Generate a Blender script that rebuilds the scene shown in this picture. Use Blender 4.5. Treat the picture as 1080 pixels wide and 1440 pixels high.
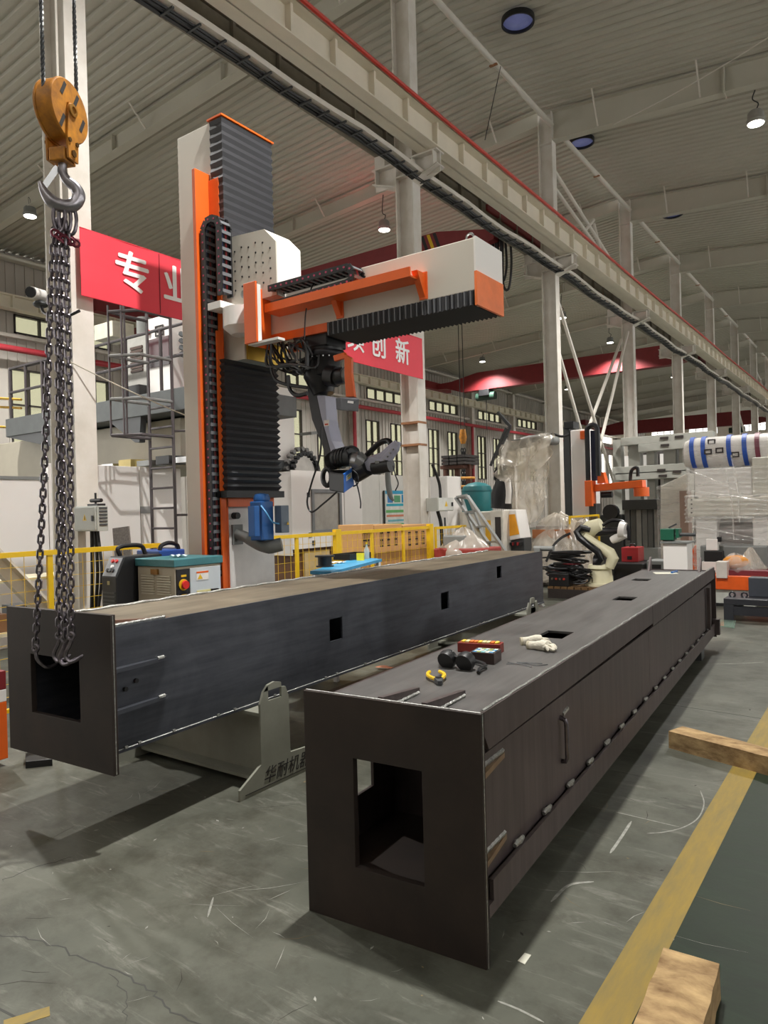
import bpy, math, random
from mathutils import Vector, Matrix, noise
random.seed(7)
SC = bpy.context.scene
for o in list(bpy.data.objects): bpy.data.objects.remove(o)
C = SC.collection
R = math.radians
# ------------------------------------------------------------------ camera
# world: X across the hall, Y along the hall, Z up; the photographer stands at x=0, y=0
F, PI_, RO, YAW, H = 1008.5, R(-.19), R(1.487), R(35.42), 1.6
def rel(px, py):
    u, v = (px-540)/F, (py-720)/F
    c, s = math.cos(RO), math.sin(RO)
    u, v = c*u-s*v, s*u+c*v
    y = math.cos(PI_)+v*math.sin(PI_); z = math.sin(PI_)-v*math.cos(PI_)
    return Vector((math.cos(YAW)*u-math.sin(YAW)*y, math.sin(YAW)*u+math.cos(YAW)*y, z))
EYE = Vector((0, 0, H))
# where a sight line meets a plane of the room: used to measure off the survey of the hall
def ax(px, py, x): d = rel(px, py); return EYE+d*(x/d.x)
def ay(px, py, y): d = rel(px, py); return EYE+d*(y/d.y)
def az(px, py, z): d = rel(px, py); return EYE+d*((z-H)/d.z)
cam = bpy.data.cameras.new('camera'); camo = bpy.data.objects.new('camera', cam); C.objects.link(camo)
fw = rel(540, 720).normalized(); up = (rel(540, 0)-rel(540, 720)); up = (up-fw*up.dot(fw)).normalized(); rt = fw.cross(up)
camo.matrix_world = Matrix(((rt.x, up.x, -fw.x, 0), (rt.y, up.y, -fw.y, 0), (rt.z, up.z, -fw.z, H), (0, 0, 0, 1)))
cam.sensor_fit = 'VERTICAL'; cam.sensor_height = 36; cam.lens = F/1440*36; cam.clip_end = 300
SC.camera = camo
# ------------------------------------------------------------------ light
SC.view_settings.view_transform = 'Standard'; SC.view_settings.look = 'None'
SC.view_settings.gamma = 1; SC.view_settings.use_curve_mapping = False
SC.view_settings.exposure = 0.13
W = bpy.data.worlds.new('world'); SC.world = W; W.use_nodes = True
W.node_tree.nodes['Background'].inputs[0].default_value = (1.0, .985, .945, 1)
W.node_tree.nodes['Background'].inputs[1].default_value = 3.3
LAMP_W = 3250
# ------------------------------------------------------------------ materials
MATS = {}
def srgb(c):
    return tuple((x/255/12.92 if x/255 <= .04045 else ((x/255+.055)/1.055)**2.4) for x in c)+(1,)
def M(name, col, rough=.5, metal=0, var=.12, scale=6, bump=0, col2=None, spec=.5, stretch=None, emit=0, coat=0):
    if name in MATS: return MATS[name]
    m = bpy.data.materials.new(name); m.use_nodes = True; MATS[name] = m
    nt = m.node_tree; b = nt.nodes['Principled BSDF']
    b.inputs['Roughness'].default_value = rough; b.inputs['Metallic'].default_value = metal
    b.inputs['Specular IOR Level'].default_value = spec; b.inputs['Coat Weight'].default_value = coat
    c = srgb(col)
    if emit:
        b.inputs['Emission Color'].default_value = c; b.inputs['Emission Strength'].default_value = emit
    tc = nt.nodes.new('ShaderNodeTexCoord'); mp = nt.nodes.new('ShaderNodeMapping')
    nt.links.new(tc.outputs['Object'], mp.inputs[0])
    if stretch: mp.inputs['Scale'].default_value = stretch
    n = nt.nodes.new('ShaderNodeTexNoise'); n.inputs['Scale'].default_value = scale; n.inputs['Detail'].default_value = 5
    n.inputs['Roughness'].default_value = .6
    nt.links.new(mp.outputs[0], n.inputs['Vector'])
    r = nt.nodes.new('ShaderNodeValToRGB'); r.color_ramp.elements[0].position = .3; r.color_ramp.elements[1].position = .7
    c2 = srgb(col2) if col2 else tuple(min(1, x*(1+var)) for x in c[:3])+(1,)
    r.color_ramp.elements[0].color = tuple(x*(1-var) for x in c[:3])+(1,) if not col2 else c
    r.color_ramp.elements[1].color = c2
    nt.links.new(n.outputs['Fac'], r.inputs[0]); nt.links.new(r.outputs[0], b.inputs['Base Color'])
    if bump:
        bp = nt.nodes.new('ShaderNodeBump'); bp.inputs['Strength'].default_value = bump; bp.inputs['Distance'].default_value = .01
        nt.links.new(n.outputs['Fac'], bp.inputs['Height']); nt.links.new(bp.outputs[0], b.inputs['Normal'])
    return m
def node(nt, t, **kw):
    n = nt.nodes.new(t)
    for k, v in kw.items():
        if k in n.inputs.keys(): n.inputs[k].default_value = v
        else: setattr(n, k, v)
    return n
def film(name, alpha=.4, col=(235, 232, 225), rough=.18, scale=3, st=(1, 1, 1), bump=.5):
    m = bpy.data.materials.new(name); m.use_nodes = True; nt = m.node_tree; out = nt.nodes['Material Output']
    b = nt.nodes['Principled BSDF']; b.inputs['Base Color'].default_value = srgb(col); b.inputs['Roughness'].default_value = rough
    b.inputs['Specular IOR Level'].default_value = .9
    tr = nt.nodes.new('ShaderNodeBsdfTransparent'); mx = nt.nodes.new('ShaderNodeMixShader')
    tc = nt.nodes.new('ShaderNodeTexCoord'); mp = nt.nodes.new('ShaderNodeMapping'); mp.inputs['Scale'].default_value = st
    nt.links.new(tc.outputs['Object'], mp.inputs[0])
    n = node(nt, 'ShaderNodeTexNoise', Scale=scale, Detail=3, Distortion=.8); nt.links.new(mp.outputs[0], n.inputs['Vector'])
    bp = node(nt, 'ShaderNodeBump', Strength=bump, Distance=.05); nt.links.new(n.outputs['Fac'], bp.inputs['Height']); nt.links.new(bp.outputs[0], b.inputs['Normal'])
    rg = node(nt, 'ShaderNodeMapRange'); rg.inputs[1].default_value = .3; rg.inputs[2].default_value = .7
    rg.inputs[3].default_value = alpha*.6; rg.inputs[4].default_value = min(1, alpha*1.4)
    nt.links.new(n.outputs['Fac'], rg.inputs[0]); nt.links.new(rg.outputs[0], mx.inputs[0])
    nt.links.new(tr.outputs[0], mx.inputs[1]); nt.links.new(b.outputs[0], mx.inputs[2]); nt.links.new(mx.outputs[0], out.inputs[0])
    return m
def glass(name, alpha=.12, col=(200, 215, 215), tint=(1, 1, 1)):
    m = bpy.data.materials.new(name); m.use_nodes = True; nt = m.node_tree; out = nt.nodes['Material Output']
    b = nt.nodes['Principled BSDF']; b.inputs['Base Color'].default_value = srgb(col); b.inputs['Roughness'].default_value = .08
    tr = nt.nodes.new('ShaderNodeBsdfTransparent'); tr.inputs[0].default_value = tint+(1,); mx = nt.nodes.new('ShaderNodeMixShader'); mx.inputs[0].default_value = alpha
    nt.links.new(tr.outputs[0], mx.inputs[1]); nt.links.new(b.outputs[0], mx.inputs[2]); nt.links.new(mx.outputs[0], out.inputs[0])
    return m
white = M('white paint', (214, 208, 198), .5, var=.05, scale=1.2)
cream = M('cream girder paint', (228, 220, 202), .5, var=.06, scale=1.5)
dirty = M('grimy white paint', (206, 199, 188), .5, var=.14, scale=3, col2=(226, 221, 214))
rafm = M('rafter paint', (190, 186, 172), .6, var=.05, scale=1)
deck = M('roof sheet', (186, 182, 169), .55, var=.05, scale=.6)
clad = M('wall cladding', (186, 180, 172), .6, var=.06, scale=.7)
dark = M('dark frame paint', (52, 46, 44), .5)
red = M('red oxide paint', (126, 38, 42), .5, var=.1)
pipem = M('red pipe paint', (178, 56, 66), .4, var=.1)
orange = M('orange paint', (226, 98, 32), .38, var=.05)
blackm = M('black plastic', (24, 24, 26), .45, var=.2)
rubber = M('black rubber', (20, 19, 20), .6)
bellm = M('black bellows fabric', (46, 46, 50), .5, var=.1)
greym = M('grey paint', (128, 130, 128), .45, var=.06)
dgrey = M('dark grey paint', (62, 64, 66), .45, var=.08)
offw = M('machine white', (236, 232, 228), .35, var=.03, scale=1)
beige = M('machine beige', (204, 198, 186), .4, var=.03, scale=1)
steel = M('bright steel', (170, 170, 170), .3, 1, var=.15)
chainm = M('chain steel', (120, 114, 120), .32, .9, var=.35, scale=20)
alum = M('aluminium', (190, 192, 192), .35, .8, var=.1)
yellow = M('yellow paint', (226, 184, 30), .4, var=.06)
blue = M('blue paint', (28, 86, 150), .4, var=.08)
teal = M('teal paint', (30, 104, 108), .4, var=.1)
wood = M('weathered timber', (116, 88, 56), .85, var=.3, scale=7, bump=.5, col2=(190, 160, 114), stretch=(1.2, 2.2, 2.2))
card = M('brown cardboard', (196, 150, 98), .75, var=.05)
ink = M('black ink', (38, 34, 32), .7)
whitetx = M('white lettering', (238, 236, 236), .6, var=.01)
lampem = M('lamp glow', (255, 252, 240), .5, emit=9)
# ------------------------------------------------------------------ mesh builder
class G:
    def __init__(s): s.v = []; s.f = []
    def add(s, vs, fs):
        k = len(s.v); s.v += [tuple(p) for p in vs]; s.f += [tuple(i+k for i in f) for f in fs]; return s
    def hexa(s, p): return s.add(p, [(0, 3, 2, 1), (4, 5, 6, 7), (0, 1, 5, 4), (1, 2, 6, 5), (2, 3, 7, 6), (3, 0, 4, 7)])
    def box(s, x0, x1, y0, y1, z0, z1):
        x0, x1 = min(x0, x1), max(x0, x1); y0, y1 = min(y0, y1), max(y0, y1); z0, z1 = min(z0, z1), max(z0, z1)
        return s.hexa([(x0, y0, z0), (x1, y0, z0), (x1, y1, z0), (x0, y1, z0), (x0, y0, z1), (x1, y0, z1), (x1, y1, z1), (x0, y1, z1)])
    def beam(s, p, q, w, h, upv=(0, 0, 1)):
        p, q = Vector(p), Vector(q); d = (q-p).normalized(); u = Vector(upv)
        if abs(d.dot(u)) > .98: u = Vector((0, 1, 0))
        a = d.cross(u).normalized()*w/2; b = a.cross(d).normalized()*h/2
        return s.hexa([p-a-b, p+a-b, q+a-b, q-a-b, p-a+b, p+a+b, q+a+b, q-a+b])
    def prism(s, poly, vec):
        n = len(poly); vec = Vector(vec); vs = [Vector(p) for p in poly]; vs += [p+vec for p in vs]
        return s.add(vs, [tuple(range(n))[::-1], tuple(range(n, 2*n))]+[(i, (i+1) % n, n+(i+1) % n, n+i) for i in range(n)])
    def tube(s, pts, r, n=6, closed=False, cap=True):
        pts = [Vector(p) for p in pts]; m = len(pts); rs = r if isinstance(r, (list, tuple)) else [r]*m
        k = len(s.v); u = None; prev = None
        for i, p in enumerate(pts):
            if closed: d = (pts[(i+1) % m]-pts[i-1])
            else: d = pts[min(i+1, m-1)]-pts[max(i-1, 0)]
            d = d.normalized() if d.length > 1e-9 else (prev or Vector((0, 0, 1)))
            if u is None:
                u = Vector((0, 0, 1)) if abs(d.z) < .9 else Vector((1, 0, 0))
            u = (u-d*u.dot(d)); u = u.normalized() if u.length > 1e-6 else d.orthogonal().normalized()
            w = d.cross(u); prev = d
            for j in range(n):
                a = 2*math.pi*j/n; s.v.append(tuple(p+(u*math.cos(a)+w*math.sin(a))*rs[i]))
        for i in range(m if closed else m-1):
            for j in range(n):
                a, b = k+i*n, k+((i+1) % m)*n
                s.f.append((a+j, a+(j+1) % n, b+(j+1) % n, b+j))
        if cap and not closed:
            s.f.append(tuple(k+j for j in range(n))[::-1]); s.f.append(tuple(k+(m-1)*n+j for j in range(n)))
        return s
    def cyl(s, p, q, r, n=16, r2=None): return s.tube([p, q], [r, r if r2 is None else r2], n)
    def lathe(s, o, prof, axis=(0, 0, 1), n=20, cap=True):
        o = Vector(o); a = Vector(axis).normalized(); u = a.orthogonal().normalized(); w = a.cross(u); k = len(s.v); m = len(prof)
        for r, h in prof:
            for j in range(n):
                t = 2*math.pi*j/n; s.v.append(tuple(o+a*h+(u*math.cos(t)+w*math.sin(t))*max(r, 1e-4)))
        for i in range(m-1):
            for j in range(n): s.f.append((k+i*n+j, k+i*n+(j+1) % n, k+(i+1)*n+(j+1) % n, k+(i+1)*n+j))
        if cap: s.f.append(tuple(k+j for j in range(n))[::-1]); s.f.append(tuple(k+(m-1)*n+j for j in range(n)))
        return s
    def ell(s, c, rx, ry, rz, n=14, m=8):
        c = Vector(c); k = len(s.v)
        for i in range(m+1):
            t = math.pi*i/m
            for j in range(n):
                a = 2*math.pi*j/n; s.v.append((c.x+rx*math.sin(t)*math.cos(a), c.y+ry*math.sin(t)*math.sin(a), c.z+rz*math.cos(t)))
        for i in range(m):
            for j in range(n): s.f.append((k+i*n+j, k+(i+1)*n+j, k+(i+1)*n+(j+1) % n, k+i*n+(j+1) % n))
        return s
    def grid(s, fn, nu, nv):
        k = len(s.v)
        for i in range(nu+1):
            for j in range(nv+1): s.v.append(tuple(fn(i/nu, j/nv)))
        for i in range(nu):
            for j in range(nv):
                a = k+i*(nv+1)+j; s.f.append((a, a+1, a+nv+2, a+nv+1))
        return s
    def plate_hole(s, P, U, V, N, w, h, holes, t):
        # flat plate spanned by U (0..w) and V (0..h), thickness t along N, rectangular holes (u0,u1,v0,v1)
        us = sorted({0, w, *[x for q in holes for x in q[:2]]}); vs = sorted({0, h, *[x for q in holes for x in q[2:]]})
        P, U, V, N = Vector(P), Vector(U), Vector(V), Vector(N)
        def solid(i, j):
            if i < 0 or j < 0 or i >= len(us)-1 or j >= len(vs)-1: return False
            cu, cv = (us[i]+us[i+1])/2, (vs[j]+vs[j+1])/2
            return not any(a < cu < b and c < cv < d for a, b, c, d in holes)
        nu, nv = len(us), len(vs)
        vs_ = [P+U*a+V*b+N*k for k in (0, t) for a in us for b in vs]; fs = []
        I = lambda i, j, k: k*nu*nv+i*nv+j
        for i in range(nu-1):
            for j in range(nv-1):
                if not solid(i, j): continue
                fs.append((I(i, j, 1), I(i+1, j, 1), I(i+1, j+1, 1), I(i, j+1, 1))); fs.append((I(i, j, 0), I(i, j+1, 0), I(i+1, j+1, 0), I(i+1, j, 0)))
                if not solid(i-1, j): fs.append((I(i, j, 0), I(i, j, 1), I(i, j+1, 1), I(i, j+1, 0)))
                if not solid(i+1, j): fs.append((I(i+1, j, 1), I(i+1, j, 0), I(i+1, j+1, 0), I(i+1, j+1, 1)))
                if not solid(i, j-1): fs.append((I(i, j, 1), I(i, j, 0), I(i+1, j, 0), I(i+1, j, 1)))
                if not solid(i, j+1): fs.append((I(i, j+1, 0), I(i, j+1, 1), I(i+1, j+1, 1), I(i+1, j+1, 0)))
        return s.add(vs_, fs)
MW = {}
def obj(name, g, mat, parent=None, smooth=False, bev=0, local=False, loc=None, stuff=False):
    me = bpy.data.meshes.new(name); vs = [Vector(p) for p in g.v]
    if parent is not None:
        T = MW[parent.name]
    else:
        if loc is None:
            xs, ys, zs = zip(*g.v); loc = ((min(xs)+max(xs))/2, (min(ys)+max(ys))/2, min(zs))
        T = Matrix.Translation(loc)
    if not local:
        I = T.inverted(); vs = [I @ p for p in vs]
    me.from_pydata([tuple(p) for p in vs], [], g.f); me.update()
    import bmesh
    bm = bmesh.new(); bm.from_mesh(me); bmesh.ops.recalc_face_normals(bm, faces=bm.faces); bm.to_mesh(me); bm.free()
    if smooth:
        me.shade_smooth(); me.set_sharp_from_angle(angle=R(40))
    me.materials.append(mat)
    o = bpy.data.objects.new(name, me); C.objects.link(o)
    if parent is not None: o.parent = parent; MW[o.name] = T
    else: o.location = loc; MW[o.name] = T
    if bev:
        b = o.modifiers.new('bevel', 'BEVEL'); b.width = bev; b.segments = 2; b.limit_method = 'ANGLE'
    if stuff: o['kind'] = 'stuff'
    return o
def tag(o, label, cat, group=None, kind=None):
    o['label'] = label; o['category'] = cat
    if group: o['group'] = group
    if kind: o['kind'] = kind
    return o
def thing(name, label, cat, loc=(0, 0, 0), rz=0, group=None):
    o = bpy.data.objects.new(name, None); C.objects.link(o); o.empty_display_size = .1
    o.location = loc; o.rotation_euler = (0, 0, rz)
    MW[o.name] = Matrix.Translation(loc) @ Matrix.Rotation(rz, 4, 'Z')
    return tag(o, label, cat, group)
def struct(name, g, mat, parent=None, **k):
    o = obj(name, g, mat, parent, **k)
    if parent is None: o['kind'] = 'structure'
    return o
KIDS = {}
def kids(o): return [c for c in C.objects if c.parent == o]
def copy_tree(o, parent=None):
    c = o.copy(); C.objects.link(c)
    if parent is not None: c.parent = parent
    for ch in kids(o): copy_tree(ch, c)
    return c
def copies(o, mats, parent):
    """same mesh as a further part of parent, one per local matrix"""
    for m in mats:
        c = bpy.data.objects.new(o.name.split('.')[0], o.data); C.objects.link(c); c.parent = parent; c.matrix_local = m
def part_at(name, g, mat, parent, mats, smooth=False):
    """build g once around its own origin, place it at each world matrix as children of parent"""
    I = MW[parent.name].inverted()
    o = obj(name, g, mat, parent, smooth=smooth, local=True); o.matrix_local = I @ mats[0]
    copies(o, [I @ m for m in mats[1:]], parent); return o
def T3(x, y, z): return Matrix.Translation((x, y, z))
def frame(o, x, y, z=None):
    x, y = Vector(x).normalized(), Vector(y).normalized(); z = x.cross(y).normalized(); y = z.cross(x)
    return Matrix(((x.x, y.x, z.x, o[0]), (x.y, y.y, z.y, o[1]), (x.z, y.z, z.z, o[2]), (0, 0, 0, 1)))
def text(name, s, size, mat, parent, o, xd, yd, extrude=.002, bold=0, shear=0, align='CENTER'):
    cu = bpy.data.curves.new(name, 'FONT'); cu.body = s; cu.size = size; cu.extrude = extrude; cu.shear = shear
    cu.align_x = align; cu.align_y = 'CENTER'; cu.resolution_u = 3
    t = bpy.data.objects.new(name+'_src', cu); C.objects.link(t)
    dg = bpy.context.evaluated_depsgraph_get(); me = bpy.data.meshes.new_from_object(t.evaluated_get(dg))
    bpy.data.objects.remove(t); bpy.data.curves.remove(cu)
    if bold:
        vs = [v.co.copy() for v in me.vertices]; fs = [tuple(p.vertices) for p in me.polygons]; V = []; Fs = []
        for i, (dx, dy) in enumerate(((0, 0), (bold, 0), (-bold, 0), (0, bold*.6), (0, -bold*.6))):
            Fs += [tuple(k+len(V) for k in f) for f in fs]; V += [(v.x+dx, v.y+dy, v.z+i*.0001) for v in vs]
        bpy.data.meshes.remove(me); me = bpy.data.meshes.new(name); me.from_pydata(V, [], Fs); me.update()
    me.materials.clear(); me.materials.append(mat)
    q = bpy.data.objects.new(name, me); C.objects.link(q); q.parent = parent
    q.matrix_local = MW[parent.name].inverted() @ frame(o, xd, yd); return q
def sag(a, b, d, n=12):
    a, b = Vector(a), Vector(b); return [a.lerp(b, i/n)-Vector((0, 0, d*4*(i/n)*(1-i/n))) for i in range(n+1)]
def bez(ps, n=8):
    """Catmull-Rom through ps"""
    ps = [Vector(p) for p in ps]; out = []
    q = [2*ps[0]-ps[1]]+ps+[2*ps[-1]-ps[-2]]
    for i in range(1, len(q)-2):
        for k in range(n):
            t = k/n; a, b, c, d = q[i-1:i+3]
            out.append(.5*((2*b)+(c-a)*t+(2*a-5*b+4*c-d)*t*t+(3*b-a-3*c+d)*t**3))
    return out+[ps[-1]]
# ================================================================== SETTING
YC = [3.9+5.96*k for k in range(13)]           # column rows
YEND = 80.0
# floor ------------------------------------------------------------
def floor_mat():
    m = bpy.data.materials.new('painted concrete'); m.use_nodes = True; nt = m.node_tree; b = nt.nodes['Principled BSDF']; L = nt.links.new
    g = nt.nodes.new('ShaderNodeNewGeometry'); P = g.outputs['Position']
    n1 = node(nt, 'ShaderNodeTexNoise', Scale=.9, Detail=6, Roughness=.65); L(P, n1.inputs['Vector'])
    r1 = nt.nodes.new('ShaderNodeValToRGB'); e = r1.color_ramp.elements
    e[0].position = .3; e[0].color = srgb((69, 71, 63)); e[1].position = .7; e[1].color = srgb((105, 105, 95))
    L(n1.outputs['Fac'], r1.inputs[0])
    # worn scuffs, drawn out along one direction
    mp = nt.nodes.new('ShaderNodeMapping'); mp.inputs['Scale'].default_value = (1.3, 7, 1); mp.inputs['Rotation'].default_value = (0, 0, .5); L(P, mp.inputs[0])
    n2 = node(nt, 'ShaderNodeTexNoise', Scale=1.7, Detail=9, Roughness=.75, Distortion=.8); L(mp.outputs[0], n2.inputs['Vector'])
    r2 = nt.nodes.new('ShaderNodeValToRGB'); e = r2.color_ramp.elements; e[0].position = .54; e[0].color = (0, 0, 0, 1); e[1].position = .74; e[1].color = (.7, .7, .7, 1)
    L(n2.outputs['Fac'], r2.inputs[0])
    mx = node(nt, 'ShaderNodeMixRGB'); L(r2.outputs[0], mx.inputs[0]); L(r1.outputs[0], mx.inputs[1]); mx.inputs[2].default_value = srgb((142, 141, 132))
    # dark stains
    n3 = node(nt, 'ShaderNodeTexNoise', Scale=2.6, Detail=8, Roughness=.7); L(P, n3.inputs['Vector'])
    r3 = nt.nodes.new('ShaderNodeValToRGB'); e = r3.color_ramp.elements; e[0].position = .32; e[0].color = (.42, .39, .35, 1); e[1].position = .54; e[1].color = (1, 1, 1, 1)
    L(n3.outputs['Fac'], r3.inputs[0])
    mu = node(nt, 'ShaderNodeMixRGB', blend_type='MULTIPLY'); mu.inputs[0].default_value = .8; L(mx.outputs[0], mu.inputs[1]); L(r3.outputs[0], mu.inputs[2])
    # green paint right of the yellow line
    sx = nt.nodes.new('ShaderNodeSeparateXYZ'); L(P, sx.inputs[0])
    gt = node(nt, 'ShaderNodeMath', operation='GREATER_THAN'); gt.inputs[1].default_value = -.72; L(sx.outputs[0], gt.inputs[0])
    gm = node(nt, 'ShaderNodeMath', operation='MULTIPLY'); gm.inputs[1].default_value = .94; L(gt.outputs[0], gm.inputs[0])
    rg = nt.nodes.new('ShaderNodeValToRGB'); e = rg.color_ramp.elements; e[0].position = .3; e[0].color = srgb((20, 30, 20)); e[1].position = .75; e[1].color = srgb((42, 56, 42))
    L(n2.outputs['Fac'], rg.inputs[0])
    mg = node(nt, 'ShaderNodeMixRGB'); L(gm.outputs[0], mg.inputs[0]); L(mu.outputs[0], mg.inputs[1]); L(rg.outputs[0], mg.inputs[2])
    L(mg.outputs[0], b.inputs['Base Color'])
    rr = node(nt, 'ShaderNodeMapRange'); rr.inputs[3].default_value = .32; rr.inputs[4].default_value = .6; L(n2.outputs['Fac'], rr.inputs[0]); L(rr.outputs[0], b.inputs['Roughness'])
    b.inputs['Specular IOR Level'].default_value = .22
    bp = node(nt, 'ShaderNodeBump', Strength=.15, Distance=.01); L(n3.outputs['Fac'], bp.inputs['Height']); L(bp.outputs[0], b.inputs['Normal'])
    return m
g = G(); g.box(-23, 14, -6, YEND+.3, -.1, 0)
floor = struct('floor', g, floor_mat())
yl = M('floor line paint', (146, 121, 48), .6, scale=5, col2=(122, 106, 58), stretch=(6, 1, 1))
def strip(name, pts, w, m, z=.0012):
    """flat ribbon of paint or joint on the floor"""
    g = G(); pts = [Vector((p[0], p[1], 0)) for p in pts]; a = []
    for i, p in enumerate(pts):
        d = (pts[min(i+1, len(pts)-1)]-pts[max(i-1, 0)]).normalized(); n = Vector((-d.y, d.x, 0))*w/2*(1 if 0 < i < len(pts)-1 or len(pts) == 2 else .3); a.append((p-n, p+n))
    for (p, q), (r, s) in zip(a, a[1:]):
        g.hexa([(p.x, p.y, 0), (q.x, q.y, 0), (s.x, s.y, 0), (r.x, r.y, 0), (p.x, p.y, z), (q.x, q.y, z), (s.x, s.y, z), (r.x, r.y, z)])
    return obj(name, g, m, floor)
o = strip('painted_line', [(-.755, 1.2), (-.755, 30)], .135, yl); o['label'] = 'worn yellow line painted along the floor'
a_, b_ = az(5, 1442, 0), az(70, 1422, 0)
o = strip('painted_line', [a_.xy, b_.xy], .05, yl); o['label'] = 'short yellow stripe at the lower left of the floor'
jm = M('floor joint', (64, 64, 60), .8); sm = M('chalk scuff', (146, 146, 138), .8, var=.3, scale=30)
for pts in ([(-3.3, 6.05), (.8, 5.72)], [(-3.6, 1.02), (.2, 1.45)], [(-6.0, 11.9), (2.5, 11.8)]):
    strip('floor_joint', pts, .008, jm, .0006)
for pix, w in (([(985, 1112), (990, 1130), (982, 1150), (962, 1163), (935, 1170), (910, 1172)], .014), ([(866, 1142), (900, 1150), (955, 1163)], .012),
               ([(888, 1155), (872, 1180), (858, 1200)], .03), ([(700, 1408), (730, 1420), (765, 1438)], .02), ([(300, 1262), (292, 1290)], .02),
               ([(775, 1268), (800, 1245), (835, 1240)], .03), ([(1000, 934), (1040, 933), (1075, 931)], .03), ([(480, 1190), (470, 1215), (452, 1240)], .01)):
    strip('chalk_mark', [p.xy for p in bez([az(x, y, 0) for x, y in pix], 5)], w*.45, sm, .0009)
def crack(pix, seed, w=.006):
    random.seed(seed); ps = [az(x, y, 0).xy for x, y in pix]; out = []
    for p, q in zip(ps, ps[1:]):
        for k in range(5): r = p.lerp(q, k/5); out.append(r+Vector((random.uniform(-.012, .012), random.uniform(-.012, .012))))
    strip('floor_crack', out+[ps[-1]], w, jm, .0005)
crack([(-10, 1313), (60, 1322), (110, 1345), (180, 1370), (215, 1395), (240, 1425), (290, 1442)], 1); crack([(0, 1240), (40, 1222), (100, 1205)], 2, .004); crack([(150, 1370), (180, 1400), (176, 1440)], 5, .003)
random.seed(21); sc_ = [G(), G(), G()]
for i in range(420):
    x, y = random.uniform(-3.6, .6), random.uniform(1.0, 9) if i % 3 else random.uniform(1.0, 3.2); L_ = random.uniform(.01, .16)*(1 if i % 5 else 2.2); a = random.gauss(.4, .9); w = random.uniform(.0012, .004) if i % 4 else random.uniform(.004, .014)
    if i % 4 == 0: L_ = w*random.uniform(1, 3)
    d = Vector((math.cos(a), math.sin(a)))*L_/2; n = Vector((-d.y, d.x)).normalized()*w/2; p = Vector((x, y)); b = p+Vector((-d.y, d.x))*random.uniform(-.2, .2)
    q = [p-d, b-n, p+d, b+n]; sc_[i % 3].prism([(v.x, v.y, .0003) for v in q], (0, 0, .0003))
for g, m in zip(sc_, (sm, M('grime speck', (52, 48, 42), .8), M('ochre stain', (128, 112, 82), .8, var=.2))): obj('floor_scratches', g, m, floor, stuff=True)
g = G(); q = [az(x, y, 0) for x, y in ((728, 1352), (738, 1341), (747, 1344), (738, 1357))]
g.prism([(p.x, p.y, .001) for p in q], (0, 0, .002)); tag(obj('paper_scrap', g, M('paper', (206, 204, 188), .8)), 'small white paper scrap lying on the floor by the dark box corner', 'paper')
# roof ---------------------------------------------------------------
def roof_sheet(name, xa, za, xb, zb, y0, y1):
    g = G(); p = .23; n = int((y1-y0)/p); k = 0
    prof = []
    for i in range(n):
        y = y0+i*p; prof += [(y, 0), (y+.12, 0), (y+.145, .05), (y+.205, .05)]
    prof.append((y0+n*p, 0))
    for y, d in prof:
        for x, z in ((xa, za), (xb, zb)): g.v.append((x, y, z+d))
    for i in range(len(prof)-1): g.f.append((2*i, 2*i+1, 2*i+3, 2*i+2))
    m = len(g.v)
    g.v += [(x, y, z+.06) for y in (y0, y1) for x, z in ((xa, za), (xb, zb))]; g.f.append((m, m+2, m+3, m+1))
    return struct(name, g, deck)
def zl(x): return 9.72+(x+22)*(10.78-9.72)/(15.58)     # roof underside of the left bay
def zr(x): return 10.66-.092*(x+6.42)                      # and of the right bay
c1 = roof_sheet('ceiling', -22, zl(-22), -6.42, zl(-6.42), -4, YEND)
c2 = roof_sheet('ceiling', -6.42, zr(-6.42), 9, zr(9), -4, YEND)
# left wall ----------------------------------------------------------
XW = -21.8
frm = M('window frame paint', (50, 44, 42), .5); cglass = glass('clear window glass', .1); pane = glass('cream window glass', .12, (210, 208, 180), (.44, .435, .36))
holes = []; wins = []
for k in range(0, 12):
    yp = 4.0+5.995*k
    for a, b in ((1.25, 2.4), (3.45, 4.6)):
        holes.append((yp+a, yp+b, 3.4, 6.2)); wins.append((yp+a, yp+b, 3.4, 6.2, 1, (4.2, 5.1)))
    holes.append((yp+1.4, yp+4.7, 7.28, 7.86)); wins.append((yp+1.4, yp+4.7, 7.28, 7.86, 3, ()))
Y0 = 2.0
g = G(); g.plate_hole((XW-.15, Y0, 0), (0, 1, 0), (0, 0, 1), (1, 0, 0), YEND-Y0, 9.72, [(a-Y0, b-Y0, c, d) for a, b, c, d in holes], .15)
wl = struct('wall_left', g, clad)
g = G(); y = Y0+.2
while y < YEND:
    cuts = sorted((c, d) for a, b, c, d in holes if a-.04 < y < b+.04); z = 0
    for c, d in cuts+[(9.7, 9.7)]:
        if c > z+.05: g.box(XW, XW+.035, y-.03, y+.03, z, c)
        z = d
    y += .3 if y < 60 else .9
obj('cladding_rib', g, clad, wl, stuff=True)
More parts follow.
